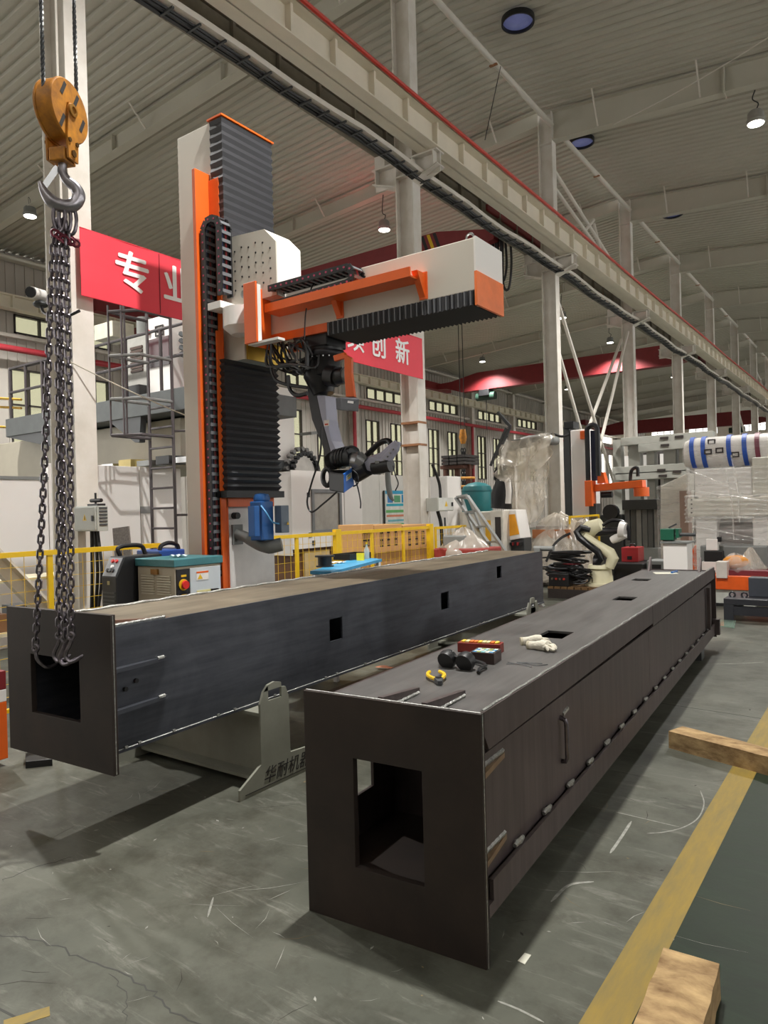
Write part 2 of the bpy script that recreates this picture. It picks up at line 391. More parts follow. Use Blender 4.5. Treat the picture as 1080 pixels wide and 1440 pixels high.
for i, (a, b, c, d, n, tr) in enumerate(wins):
    if a > 62: continue
    w = thing('window_%d' % (i+1), 'window', 'window', (XW-.08, (a+b)/2, c)); del w['label'], w['category']; w['kind'] = 'structure'
    g = G(); t = .045
    for y in (a, b-t): g.box(XW-.1, XW+.05, y, y+t, c, d)
    for z in (c, d-t): g.box(XW-.1, XW+.05, a, b, z, z+t)
    for j in range(1, n+1): y = a+(b-a)*j/(n+1); g.box(XW-.1, XW+.04, y-t*.5, y+t*.5, c, d)
    for z in tr: g.box(XW-.1, XW+.04, a, b, z-t/2, z+t/2)
    obj('window_frame', g, frm, w)
    ys = [a+t/2]+[a+(b-a)*j/(n+1) for j in range(1, n+1)]+[b-t/2]; zs = [c]+list(tr)+[d]
    for y0, y1 in zip(ys, ys[1:]):
        for z0, z1 in zip(zs, zs[1:]):
            g = G(); g.box(XW-.06, XW-.05, y0, y1, z0, z1); obj('window_pane', g, pane, w)
for k in range(13):                                      # wall pillars
    yp = 4.0+5.995*k; g = G(); g.box(XW+.04, XW+.42, yp-.06, yp+.06, 0, 9.6)
    for x in (XW+.04, XW+.4): g.box(x, x+.03, yp-.16, yp+.16, 0, 9.6)
    struct('wall_pillar', g, dirty)
    if k in (4, 5, 6):
        g = G(); g.cyl((XW+.5, yp-.3, 0), (XW+.5, yp-.3, 6.7), .09, 10); struct('red_downpipe', g, pipem)
g = G(); g.box(-21.35, -21.33+.02, 2, YEND, 7.87, 8.25); g.box(-21.5, -21.15, 2, YEND, 7.85, 7.88); g.box(-21.5, -21.15, 2, YEND, 8.23, 8.27)
gw = struct('wall_crane_girder', g, cream)
sg = G(); sg.box(-.02, .12, -.03, .03, 0, .35)
part_at('stiffener', sg, cream, gw, [T3(-21.3, 6+.85*i, 7.88) for i in range(64)])
g = G(); g.box(XW+.03, XW+.22, 2, YEND, 7.1, 7.2); struct('trim_1', g, dirty)
g = G(); g.tube([(XW+.5, 2, 6.67), (XW+.5, YEND, 6.74)], .1, 10); struct('red_wall_pipe', g, pipem, smooth=True)
g = G(); g.box(XW+.03, XW+.3, 2, YEND, 9.42, 9.5); struct('trim_2', g, white)
# far end wall ---------------------------------------------------------
hb = [(-21.2, -18.6), (-12.2, -10.2), (-17.4, -14.6), (-5, -2.2), (0, 3)]
g = G(); g.plate_hole((-22, YEND, 0), (1, 0, 0), (0, 0, 1), (0, 1, 0), 36, 10.9, [(a+22, b+22, 8.5, 9.55) for a, b in hb], .2)
wb = struct('wall_back', g, M('far wall', (230, 218, 206), .6, var=.04))
for i, (a, b) in enumerate(hb):
    w = thing('window_%d' % (200+i), 'w', 'w', ((a+b)/2, YEND, 8.5)); del w['label'], w['category']; w['kind'] = 'structure'
    g = G()
    for j in range(5): x = a+(b-a)*j/4; g.box(x-.03, x+.03, YEND-.02, YEND+.1, 8.5, 9.55)
    for z in (8.5, 9.02, 9.5): g.box(a, b, YEND-.02, YEND+.1, z, z+.05)
    obj('window_frame', g, white, w); g = G(); g.box(a, b, YEND+.05, YEND+.06, 8.5, 9.55); obj('window_pane', g, cglass, w)
g = G(); g.box(-22, 9, -6.2, -6, 0, 11); struct('wall_front', g, clad)
# unseen right wall; its window openings are added and sized for fill light
hr = [(4.0+5.995*k+.8, 4.0+5.995*k+5.2) for k in range(-1, 12)]
g = G(); g.plate_hole((9, -6, 0), (0, 1, 0), (0, 0, 1), (1, 0, 0), YEND+6, 9.25, [(a+6, b+6, 2.2, 8.0) for a, b in hr], .15); struct('wall_right', g, clad)
for i, (a, b) in enumerate(hr):
    w = thing('window_%d' % (300+i), 'w', 'w', (9.05, (a+b)/2, 2.6)); del w['label'], w['category']; w['kind'] = 'structure'
    g = G()
    for j in range(5): y = a+(b-a)*j/4; g.box(9.02, 9.1, y-.04, y+.04, 2.2, 8.0)
    for z in (2.2, 4.2, 6.1, 7.94): g.box(9.02, 9.1, a, b, z, z+.06)
    obj('window_frame', g, frm, w); g = G(); g.box(9.06, 9.07, a, b, 2.2, 8.0); obj('window_pane', g, cglass, w)
# columns ---------------------------------------------------------------
def isec_v(g, x0, x1, yc, bf, z0, z1, t=.018):           # H column: flanges face +-X
    g.box(x0, x0+t, yc-bf/2, yc+bf/2, z0, z1); g.box(x1-t, x1, yc-bf/2, yc+bf/2, z0, z1); g.box(x0+t, x1-t, yc-.008, yc+.008, z0, z1)
cols = []
for k, yc in enumerate(YC[:12]):
    g = G(); isec_v(g, -6.54 if k else -6.62, -6.2, yc, .225, 0, 10.6, .022)
    for z in (7.0, 7.25, 9.9): g.box(-6.52, -6.22, yc-.11, yc+.11, z, z+.02)
    c = struct('column', g, dirty); cols.append(c)
    for s, x0, x1 in ((1, -6.2, -5.74), (-1, -7.0, -6.54)):   # crane brackets
        g = G(); g.box(x0, x1, yc-.12, yc+.12, 7.24, 7.265); g.box(x0, x1, yc-.008, yc+.008, 6.93, 7.24)
        if s < 0: g.box(-6.95, -6.75, yc-.1, yc+.1, 7.265, 7.47)
        xo, xi = (x1, x0) if s > 0 else (x0, x1)
        g.prism([(xi, yc-.12, 6.86), (xo, yc-.12, 7.02), (xo, yc-.12, 7.04), (xi, yc-.12, 6.88)], (0, .24, 0))
        g.box(xo-.08, xo-.06, yc-.12, yc+.12, 7.02, 7.24) if s > 0 else g.box(xo+.06, xo+.08, yc-.12, yc+.12, 7.02, 7.24)
        obj('bracket', g, dirty, c)
# rust ring marks on the second column
rust = M('rusty band', (150, 104, 70), .7, var=.3)
for z in (2.62, 2.98):
    g = G(); g.box(-6.545, -6.195, YC[1]-.116, YC[1]+.116, z, z+.035); obj('rust_band', g, rust, cols[1])
# crane girders -------------------------------------------------------------
for x, zb, fw_ in ((-5.9, 7.27, .19), (-6.86, 7.47, .08)):
    g = G(); zt = zb+.47
    g.box(x-fw_, x+fw_, -4, YEND, zb, zb+.02); g.box(x-fw_*.85, x+fw_*.85, -4, YEND, zt, zt+.025); g.box(x-.006, x+.006, -4, YEND, zb, zt); g.box(x-.03, x+.03, -4, YEND, zt+.025, zt+.07)
    gm_ = cream if zb < 7.4 else M('shaded girder paint', (128, 121, 108), .6, var=.12)  # left girder painted darker to stand in for shade from the right one
    gd = struct('crane_girder', g, gm_)
    sg = G(); sg.box(.006, .07 if zb > 7.4 else .1, -.022, .022, 0, .45); sg.box(-.07, -.006, -.022, .022, 0, .45)
    part_at('stiffener', sg, gm_, gd, [T3(x, .56+.85*i, zb+.02) for i in range(70)])
g = G(); g.tube([(-5.69, y, 7.765+.012*math.sin(y*.5)) for y in range(-4, 80, 2)], .03, 8); struct('red_conductor_pipe', g, M('bright red pipe', (196, 54, 40), .4), smooth=True)
# cable channel and ladder tray clipped to the column faces
g = G(); ys = [y*.75 for y in range(-4, 90)]
def tz(y): return 6.95+.025*math.sin(y*.9)+.02*math.sin(y*2.3+1)
for y0, y1 in zip(ys, ys[1:]):
    g.hexa([(-6.1, y0, tz(y0)), (-6.02, y0, tz(y0)), (-6.02, y1, tz(y1)), (-6.1, y1, tz(y1)), (-6.1, y0, tz(y0)+.07), (-6.02, y0, tz(y0)+.07), (-6.02, y1, tz(y1)+.07), (-6.1, y1, tz(y1)+.07)])
ct = thing('cable_tray', 'long white cable channel with black cables hung along the column faces', 'cable tray', (-6.06, 30, 6.9))
obj('channel', g, white, ct)
for i in range(4):
    g = G(); g.tube([(-6.1-.025*i, y, tz(y)-.03-.015*(i % 2)+.008*math.sin(y*1.7+i)) for y in ys], .02, 5); obj('cable', g, blackm, ct)
rg_ = G(); rg_.box(-.2, .02, -.012, .012, -.012, .012); part_at('rung', rg_, dgrey, ct, [T3(-6.0, 2+.36*i, tz(2+.36*i)-.06) for i in range(90)])
g = G(); g.tube([(-6.2, y, tz(y)-.05) for y in ys], .014, 5); obj('tray_rail', g, blackm, ct)
# rafters, braces, struts --------------------------------------------------------
for k, yc in enumerate(YC[:12]):
    g = G()
    def raf(xa, za, ta, xb, zb, tb):                           # tapered I rafter
        for s in (-.1, .08): pass
        g.hexa([(xa, yc-.006, za), (xa, yc+.006, za), (xb, yc+.006, zb), (xb, yc-.006, zb), (xa, yc-.006, ta), (xa, yc+.006, ta), (xb, yc+.006, tb), (xb, yc-.006, tb)])
        for p, q in ((za, zb), (ta-.02, tb-.02)):
            g.hexa([(xa, yc-.11, p), (xa, yc+.11, p), (xb, yc+.11, q), (xb, yc-.11, q), (xa, yc-.11, p+.02), (xa, yc+.11, p+.02), (xb, yc+.11, q+.02), (xb, yc-.11, q+.02)])
    raf(-21.6, 9.3, zl(-21.6)-.02, -6.54, 10.36, zl(-6.54)-.02); raf(-6.2, 9.94, zr(-6.2)-.02, 9, 9.1, zr(9)-.02)
    for x in (-14.2, -10.6): z = 9.3+(x+21.6)*.0709; g.box(x-.012, x+.012, yc-.11, yc+.11, z, zl(x)-.02)
    for x in (-2.6, 1.5): z = 9.94-.0553*(x+6.2); g.box(x-.012, x+.012, yc-.13, yc+.13, z-.04, zr(x)-.02)
    r = struct('rafter', g, rafm)
    for x in (-19.5, -16.6, -13.0, -9.3, -7.6, -5.15, -3.05, -.6):
        z, zt = ((9.3+(x+21.6)*.0709, zl(x)) if x < -6.4 else (9.94-.0553*(x+6.2), zr(x)))
        g = G(); g.beam((x, yc-.08, z+.03), (x+.02, yc-.5, zt), .03, .03); obj('fly_brace', g, white, r)
for x, z in ((-6.3, 10.27), (-21.4, 9.4)):
    for k in range(11):
        g = G(); g.cyl((x+.1, YC[k]+.12, z), (x+.1, YC[k+1]-.12, z), .06, 10); struct('eave_strut', g, white, smooth=True)
        if x > -10:
            g = G(); g.box(x+.02, x+.18, YC[k]+2.9, YC[k]+2.96, z-.07, z-.05); struct('strut_clip', g, rust)
def brace(a, b, r=.045):
    g = G(); g.cyl(a, b, r, 8); struct('wind_brace', g, white)
# cross bracing between columns (rows 4-5) below the girder and above it
for a, b in (((-6.35, YC[2]+.1, 6.7), (-6.35, YC[3]-1.6, 2.0)), ((-6.55, YC[2]+.1, 6.3), (-6.55, YC[3]-3.0, 2.6)), ((-6.35, YC[3]-.1, 6.7), (-6.35, YC[3]-3.6, 2.2)), ((-6.55, YC[3]-.1, 6.5), (-6.55, YC[3]-4.2, 2.6)),
             ((-6.4, YC[2]+.15, 9.6), (-6.4, YC[3]-.2, 8.2)), ((-6.3, YC[2]+.15, 9.0), (-6.3, YC[3]-.2, 7.9)), ((-6.4, YC[2]+3.2, 9.2), (-6.4, YC[2]+1.8, 8.2)), ((-6.4, YC[2]+3.2, 9.1), (-6.4, YC[2]+4.2, 7.9)),
             ((-6.4, YC[7]+.15, 9.4), (-6.4, YC[8]-.2, 8.0)), ((-6.4, YC[7]+3, 8.9), (-6.4, YC[7]+1.5, 7.9)), ((-6.4, YC[6]+.2, 6.6), (-6.4, YC[7]-.2, 3.2))):
    brace(a, b)
# lamps -----------------------------------------------------------------------
def lamp(x, y, z, zt, label, near=False, group=None):
    t = thing('high_bay_lamp', label, 'lamp', (x, y, z), 0, group)
    g = G(); g.lathe((x, y, z), [(.16, .0), (.175, .06), (.15, .1), (.15, .2), (.11, .25), (.04, .26)], n=20); obj('lamp_housing', g, greym if not near else M('lamp grey', (150, 148, 142), .5), t, smooth=True)
    g = G(); g.lathe((x, y, z-.012), [(.14, 0), (.15, .012)], n=20); obj('lamp_glass', g, lampem, t)
    g = G(); g.tube(bez([(x, y, z+.25), (x+.05, y, z+.38), (x-.05, y, z+.5), (x, y, zt)], 5), .012, 5); obj('lamp_cord', g, blackm, t)
    li = bpy.data.lights.new('lamp_light', 'SPOT'); li.energy = LAMP_W; li.spot_size = R(132); li.spot_blend = .7; li.shadow_soft_size = .14; li.color = (1, .98, .935)
    o = bpy.data.objects.new('lamp_light', li); C.objects.link(o); o.parent = t; o.location = (0, 0, -.05)
    return t
lamp(-2.07, YC[0]+.05, 9.0, 9.7, 'high bay lamp above the dark steel boxes, nearest of the right aisle')
lamp(-2.07, YC[2]+.05, 9.0, 9.66, 'bright high bay lamp hanging from the rafter at the top right edge', True)
lamp(-17.9, YC[1], 9.35, 9.55, 'high bay lamp glowing left of the near white column by the chains')
lamp(-11.0, YC[2], 9.1, 10.1, 'high bay lamp hanging left of the second column above the robot arm beam')
lamp(-17.4, YC[5], 9.2, 9.6, 'high bay lamp over the far red crane, left of the third column')
lamp(-10.7, YC[4], 9.1, 10.1, 'high bay lamp just right of the third column behind the brace rods')
lamp(-10.7, YC[5], 9.15, 10.1, 'high bay lamp hanging left of the fourth column above the far red crane')
lamp(-10.7, YC[7], 9.15, 10.1, 'small high bay lamp far down the left bay')
lamp(-17.4, YC[7], 9.2, 9.6, 'small high bay lamp far away beside the left wall')
lamp(-17.4, YC[3], 9.2, 9.6, 'high bay lamp hidden behind the horizontal beam of the gantry')
lamp(-10.7, YC[0], 9.1, 10.1, 'high bay lamp above the frame over the left bay')
lamp(-13, 73, 9.2, zl(-13), 'added fill lamp before the far end wall, left bay')  # this and the next two lamps are added to brighten the far end
lamp(-8.5, 74, 9.2, zl(-8.5), 'added fill lamp before the far end wall, near the columns')
lamp(-3, 74, 8.9, zr(-3), 'added fill lamp before the far end wall, right bay')
lamp(-2.07, YC[4], 9.0, 9.66, 'high bay lamp above the far right aisle, third of its row')
lamp(-2.07, YC[7], 9.0, 9.66, 'high bay lamp above the far right aisle, fourth of its row')
# round skylight tubes
sky = M('daylight dome', (100, 106, 152), .25, emit=.28, var=.2, scale=3)
for x, y, lab in ((-5.44, 12.28, 'large round blue skylight in the roof, the nearest one'), (-6.1, 17.4, 'round blue skylight behind the third column top'),
                  (-5.38, 23.3, 'round blue skylight right of the fourth column top'), (-5.4, 34.7, 'small round blue skylight farther down the roof'), (-5.0, 28.5, 'round blue skylight behind the fifth column')):
    z = zr(x)-.04; t = thing('skylight_tube', lab, 'skylight', (x, y, z-.06))
    g = G(); n = 28
    g.lathe((x, y, z-.1), [(.27, 0), (.3, 0), (.3, .1), (.27, .1), (.27, 0)], n=n, cap=False); obj('rim', g, blackm, t, smooth=True)
    g = G(); g.lathe((x, y, z-.075), [(.02, -.01), (.15, .002), (.27, .03)], n=n); obj('dome', g, sky, t, smooth=True)
g = G(); g.tube(sag((-4.85, YC[2], 9.88), (-.5, YC[2]-3.0, 9.2), .12), .012, 5); struct('hanging_wire', g, white)
g = G(); g.cyl((-5.6, 11.15, 7.9), (-6.1, 12.9, 10.2), .008, 5); struct('hanging_wire', g, blackm)
# ================================================================== STEEL BOX BEAMS
def steel_mat(name, a, b_, rough, st=(9, 9, .7), metal=.35):
    m = bpy.data.materials.new(name); m.use_nodes = True; nt = m.node_tree; b = nt.nodes['Principled BSDF']; L = nt.links.new
    tc = nt.nodes.new('ShaderNodeTexCoord'); mp = nt.nodes.new('ShaderNodeMapping'); mp.inputs['Scale'].default_value = st; L(tc.outputs['Object'], mp.inputs[0])
    n1 = node(nt, 'ShaderNodeTexNoise', Scale=2.2, Detail=7, Roughness=.65); L(mp.outputs[0], n1.inputs['Vector'])
    n2 = node(nt, 'ShaderNodeTexNoise', Scale=1.6, Detail=6, Roughness=.7, Distortion=.6); L(tc.outputs['Object'], n2.inputs['Vector'])
    mxf = node(nt, 'ShaderNodeMath', operation='ADD'); L(n1.outputs['Fac'], mxf.inputs[0]); L(n2.outputs['Fac'], mxf.inputs[1])
    r = nt.nodes.new('ShaderNodeValToRGB'); e = r.color_ramp.elements; e[0].position = .36; e[0].color = srgb(a); e[1].position = .64; e[1].color = srgb(b_)
    hf = node(nt, 'ShaderNodeMath', operation='MULTIPLY'); hf.inputs[1].default_value = .5; L(mxf.outputs[0], hf.inputs[0]); L(hf.outputs[0], r.inputs[0])
    # fine pale scratches
    n3 = node(nt, 'ShaderNodeTexNoise', Scale=14, Detail=8, Roughness=.8, Distortion=1.2); L(mp.outputs[0], n3.inputs['Vector'])
    rs = nt.nodes.new('ShaderNodeValToRGB'); e = rs.color_ramp.elements; e[0].position = .68; e[0].color = (0, 0, 0, 1); e[1].position = .8; e[1].color = (.35, .35, .35, 1); L(n3.outputs['Fac'], rs.inputs[0])
    mx = node(nt, 'ShaderNodeMixRGB'); L(rs.outputs[0], mx.inputs[0]); L(r.outputs[0], mx.inputs[1]); mx.inputs[2].default_value = srgb((150, 146, 142))
    L(mx.outputs[0], b.inputs['Base Color']); b.inputs['Metallic'].default_value = metal
    rr = node(nt, 'ShaderNodeMapRange'); rr.inputs[3].default_value = rough-.1; rr.inputs[4].default_value = rough+.12; L(n2.outputs['Fac'], rr.inputs[0]); L(rr.outputs[0], b.inputs['Roughness'])
    return m
mill = steel_mat('hot rolled steel plate', (68, 59, 58), (96, 85, 84), .5)
millf = steel_mat('rusty brown end plate', (40, 33, 30), (60, 49, 43), .58, (2, 2, 2), .2)
millt = steel_mat('grey steel top sheet', (80, 78, 77), (108, 106, 104), .46, (9, .7, 9))
millb = steel_mat('bluish steel side sheet', (60, 62, 69), (92, 95, 103), .42, (.7, .7, 9), .5)
milltb = steel_mat('tan oxidised top sheet', (90, 80, 66), (134, 123, 104), .5, (5, .8, 5), .25)
weld = M('weld bead', (176, 176, 172), .38, .8, var=.3, scale=60, bump=.8)
tan = M('heat tinted steel', (128, 104, 78), .5, .3, var=.3)
BN = thing('steel_box_beam', 'dark brown steel box beam in front, with an upright rectangular opening, standing on the floor', 'steel beam', (-1.175, 2.195, 0), R(3.93))
BL = thing('steel_box_beam', 'bluish steel box beam hung from chain hooks and resting on trestles, the left one', 'steel beam', (-3.056, 2.02, .36), R(2.95))
def P(name, g, m, par, **k): return obj(name, g, m, par, local=True, **k)
def loccopies(name, g, m, par, locs):
    o = P(name, g, m, par); o.location = locs[0]; copies(o, [Matrix.Translation(l) for l in locs[1:]], par)
# --- near beam
g = G(); g.plate_hole((-.77, 0, 0), (1, 0, 0), (0, 0, 1), (0, 1, 0), .77, .885, [(.232, .532, .228, .648)], .03); P('end_plate', g, millf, BN, bev=.002)
g = G(); g.plate_hole((-.75, .03, .826), (1, 0, 0), (0, 1, 0), (0, 0, 1), .735, 6.17, [(.33, .49, 1.69, 1.93), (.33, .48, 3.46, 3.7), (.14, .3, 4.97, 5.19)], .014); P('top_sheet', g, millt, BN)
g = G(); g.plate_hole((-.75, .03, .165), (0, 1, 0), (0, 0, 1), (1, 0, 0), 6.17, .675, [(.155, .42, .19, .53)], .014); P('left_side_sheet', g, mill, BN)
g = G(); g.box(-.75, 0, .05, 6.15, .165, .18); P('bottom_sheet', g, millf, BN)  # darker end-plate steel stands in for shade inside the hollow beam
for yd in (.62, 2.3, 4.2): g = G(); g.box(-.73, -.05, yd, yd+.012, .18, .826); P('light_baffle', g, mill, BN)  # unseen plates added inside the beam to block light
g = G(); g.box(-.045, -.03, .03, 2.92, .27, .716); g.box(-.045, -.03, 2.926, 6.17, .27, .716); P('right_side_sheet', g, mill, BN)
for y0, y1, dx in ((.03, 2.92, 0), (2.923, 6.22, .001)):
    g = G(); g.hexa([(-.016, max(y0, .06) if z < 1 else y0, z) if 0 else p for p, z in [((-.016, max(y0, .065), .745), 0), ((dx, max(y0, .065), .745), 0), ((dx, y1, .765), 0), ((-.016, y1, .765), 0), ((-.016, y0, .8), 0), ((dx, y0, .8), 0), ((dx, y1, .8), 0), ((-.016, y1, .8), 0)]])
    g.box(-.016, dx, y0, y1, .8, .885); P('top_flange_strip', g, mill, BN)
g = G(); g.box(-.014, .002, .07, 6.12, .165, .283); g.box(-.014, .002, .03, .07, .165, .21); g.box(-.02, .05, 6.12, 6.2, .165, .33); P('bottom_flange_strip', g, mill, BN)
g = G(); g.tube([(-.012+.002*math.sin(i*2.1), .04+i*.06, .886+.001*math.sin(i*1.3)) for i in range(103)], .006, 5); P('weld_bead', g, weld, BN)
g = G(); g.cyl((-.765, .012, .887), (-.005, .012, .886), .0025, 5); P('weld_bead', g, weld, BN)
g = G(); g.cyl((.001, .012, .0), (.001, .012, .885), .002, 5); P('weld_bead', g, weld, BN)
g = G(); g.tube([(0, -.045, 0), (0, -.02, .004), (0, .01, -.003), (0, .045, 0)], [.009, .013, .013, .009], 6)
loccopies('tack_weld', g, weld, BN, [(-.018, .37+.335*i, .293-.0008*i) for i in range(17)])
g = G(); g.tube([(-.036, .95, .625), (-.005, .945, .615), (0, .945, .6), (0, .95, .44), (-.005, .95, .425), (-.036, .955, .42)], .011, 8); P('lifting_handle', g, chainm, BN, smooth=True)
g = G(); g.tube([(-.034, .99, .628), (-.032, 1.06, .64)], .012, 6); P('tack_weld', g, weld, BN)
for z in (.67, .36):
    g = G(); g.prism([(-.035, .03, z), (-.002, .03, z), (-.026, .27, z), (-.035, .27, z)], (0, 0, -.02)); P('side_gusset', g, tan, BN)
    g = G(); g.tube([(-.03, .04+.02*i, z+.008+.002*(i % 2)) for i in range(12)], .009, 5); P('weld_bead', g, weld, BN)
    g = G(); g.prism([(-.0345, .04, z-.03), (-.0345, .2, z-.045), (-.0345, .04, z-.085)], (.002, 0, 0)); P('heat_tint_patch', g, tan, BN)
for x, y1 in ((-.425, .32), (-.237, .36)):
    g = G(); g.prism([(x-.011, .03, .84), (x-.011, y1, .84), (x-.011, y1, .862), (x-.011, .03, .89)], (.022, 0, 0)); P('top_gusset', g, mill, BN)
    g = G(); g.tube([(x+.016, .12+.02*i, .845+.002*(i % 2)) for i in range(int((y1-.12)/.02))], .007, 5); P('weld_bead', g, weld, BN)
g = G(); g.plate_hole((-.76, 6.2, .13), (1, 0, 0), (0, 0, 1), (0, 1, 0), .77, .72, [(.2, .55, .2, .55)], .02); P('end_plate', g, mill, BN)
g = G(); g.box(-.02, .012, 5.72, 5.77, .28, .71); P('side_rib', g, mill, BN)
for x in (-.66, -.14):
    g = G(); g.prism([(x, 6.19, .84), (x, 6.05, .84), (x, 6.17, .99), (x, 6.19, .99)], (.02, 0, 0)); P('top_gusset', g, mill, BN)
g = G(); g.box(-.7, -.5, 5.9, 6.1, 0, .165); g.box(-.25, -.05, 5.5, 5.7, 0, .165); P('support_block', g, dgrey, BN)
# --- left beam
g = G(); g.plate_hole((-.88, 0, 0), (1, 0, 0), (0, 0, 1), (0, 1, 0), .88, .77, [(.215, .63, .222, .53)], .03); P('end_plate', g, millf, BL, bev=.002)
g = G(); g.plate_hole((-.045, .03, .1), (0, 1, 0), (0, 0, 1), (-1, 0, 0), 5.97, .6, [(1.76, 1.91, .236, .39), (3.4, 3.55, .236, .39), (4.63, 4.75, .4, .525)], .014); P('right_side_sheet', g, millb, BL)
g = G(); g.box(-.72, -.05, .03, 6.0, .686, .70); P('top_sheet', g, milltb, BL)
g = G(); g.box(-.72, -.706, .03, 6.0, .1, .686); P('left_side_sheet', g, millb, BL)
g = G(); g.box(-.72, -.035, .03, 6.0, .085, .1); P('bottom_sheet', g, millb, BL)
g = G(); g.box(-.72, -.06, 5.985, 6.0, .1, .686); P('end_plate', g, millb, BL)
g = G(); g.tube([(-.715+.003*math.sin(i*2.3), .05+i*.06, .704+.003*math.sin(i*1.7)) for i in range(99)], .01, 5); P('weld_bead', g, weld, BL)
g = G(); g.tube([(-.04, .05+.2*i, .1) for i in range(30)], .003, 4); P('weld_bead', g, weld, BL)
g = G(); g.box(-.004, .006, -.008, .008, -.004, .008); loccopies('tack_weld', g, weld, BL, [(-.037, .1+y, .104) for y in (0, .08, .3, .62, .75, 1.1, 1.2, 1.62, 1.75, 2.1, 2.2, 2.6, 3.0, 3.1, 3.6, 4.1, 4.2, 4.8, 5.2)])
for z in (.485, .285):
    g = G(); g.prism([(-.045, .03, z), (-.002, .03, z), (-.03, .36, z), (-.045, .36, z)], (0, 0, .02)); P('side_gusset', g, millb, BL)
    g = G(); g.cyl((-.03, .3, z+.02), (-.03, .34, z+.022), .009, 6); P('tack_weld', g, weld, BL)
for y, z in ((.106, .39), (.17, .418)):
    g = G(); g.cyl((-.05, y, z), (-.03, y, z), .012, 8); P('stud', g, blackm, BL)
g = G(); g.prism([(-.1, .03, .70), (-.1, .42, .70), (-.1, .03, .735)], (.03, 0, 0)); P('top_gusset', g, M('rust red steel', (112, 78, 62), .6), BL)
g = G(); g.tube([(-.062, .04+.02*i, .706+.002*(i % 2)) for i in range(18)], .008, 5); P('weld_bead', g, weld, BL)
g = G(); g.cyl((0, .015, 0.005), (0, .015, .765), .003, 5); P('weld_bead', g, weld, BL)
g = G(); g.cyl((-.12, 5.95, .735), (.13, 5.9, .735), .03, 10); g.box(-.1, -.03, 5.88, 5.98, .7, .74); P('end_clamp', g, greym, BL)
# --- trestles under the left beam
stg = M('trestle grey paint', (138, 138, 126), .55, var=.1)
def trestle(label, x, y, full, zt):
    t = thing('trestle', label, 'trestle', (x, y, 0))
    if full:
        pr = [(2.751, .0), (2.751, .06), (2.919, .155), (2.922, .5), (2.95, .565), (2.985, .598), (3.041, .608), (3.097, .594), (3.135, .56), (3.158, .5), (3.163, .158), (3.6, .13), (3.7, .06), (3.7, 0)]
    else: pr = [(y-.3, 0), (y-.3, .05), (y-.14, .12), (y-.14, .5), (y-.1, .57), (y-.04, .61), (y+.04, .61), (y+.1, .57), (y+.14, .5), (y+.14, .12), (y+.3, .1), (y+.3, 0)]
    for s in (0, -1.15):
        g = G(); k = len(pr); cy = 3.041 if full else y
        # handle plate with a slotted grip: outer strip left and right of the slot
        lo = [p for p in pr]; z0, z1 = (.507, .566) if full else (.42, .555); a, b = (2.988, 3.098) if full else (y-.06, y+.06)
        lower = [p for p in lo if p[1] <= .5]; top = [p for p in lo if p[1] >= .5]
        def ring(poly): g.prism([(x+s, q[0], q[1]) for q in poly], (.016, 0, 0))
        l0, r0 = top[0], top[-1]
        ring(lower)
        ring([l0, (a, .5), (a, z1), ] + [q for q in top[1:] if q[0] <= a+1e-6][::-1]) if any(q[0] <= a for q in top[1:]) else None
        ring([(b, .5), r0]+[q for q in top[::-1][1:] if q[0] >= b-1e-6]+[(b, z1)])
        ring([(a, z1), (b, z1)]+[q for q in top[::-1] if q[1] >= z1-.002 and a-.04 < q[0] < b+.04])
        ring([(a, .5), (b, .5), (b, z0), (a, z0)])
        obj('side_plate', g, stg, t)
    g = G(); cy = (3.041 if full else y); g.box(x-1.15, x, cy-.1, cy+.1, zt-.02, zt); g.box(x-1.15, x, cy-.006, cy+.006, .06, zt-.02); g.box(x-1.15, x, cy-.1, cy+.1, .04, .06); obj('cross_beam', g, stg, t)
    return t
t1 = trestle('grey trestle with slotted round-topped handle plate and black lettering, beside the dark box beam', -3.0, 3.04, True, .44)
text('lettering', '华耐机器人', .1, ink, t1, (-2.982, 3.18, .075), (0, 1, .0), (0, 0, 1), .0008, 0, .25)
g = G(); g.box(-2.9845, -2.982, 2.79, 3.6, .02, .024); obj('underline', g, ink, t1)
trestle('far grey trestle whose round handle shows under the end of the bluish beam', -3.2, 7.2, False, .44)
g = G(); q = [az(36, 1081, 0), az(74, 1077, 0), az(66, 1066, 0), az(36, 1068, 0)]; g.prism([(p.x, p.y, 0) for p in q], (0, 0, .045)); tag(obj('steel_block', g, blackm, bev=.003), 'small black steel block on the floor under the left beam end', 'block')
# --- timbers
def timber(a, b, w, h, label):
    a, b = Vector(a), Vector(b); g = G(); d = (b-a); n = Vector((-d.y, d.x, 0)).normalized(); N = 14
    def f(i, k):
        c = a+d*(i/N); j = .006*noise.noise(Vector((i*1.7, k*3.1, a.x))); s = [(-1, 0), (1, 0), (1, 1), (.1, 1.12 if 1 < i < N-1 else 1), (-1, 1)][k]
        return c+n*(s[0]*w/2+j)+Vector((0, 0, s[1]*h*(1+.05*noise.noise(Vector((i*.9, k, 3))))))
    for i in range(N+1): g.v += [tuple(f(i, k)) for k in range(5)]
    for i in range(N):
        for k in range(5): g.f.append((i*5+k, i*5+(k+1) % 5, i*5+5+(k+1) % 5, i*5+5+k))
    g.f += [tuple(range(5))[::-1], tuple(N*5+k for k in range(5))]
    return tag(obj('timber_block', g, wood), label, 'timber')
timber((-1.2, 4.93, 0), (.3, 4.42, 0), .16, .11, 'long weathered timber beam lying across the yellow line')
timber((-.57, 2.47, 0), (-.52, 1.5, 0), .17, .115, 'short timber block end at the bottom edge of the picture')
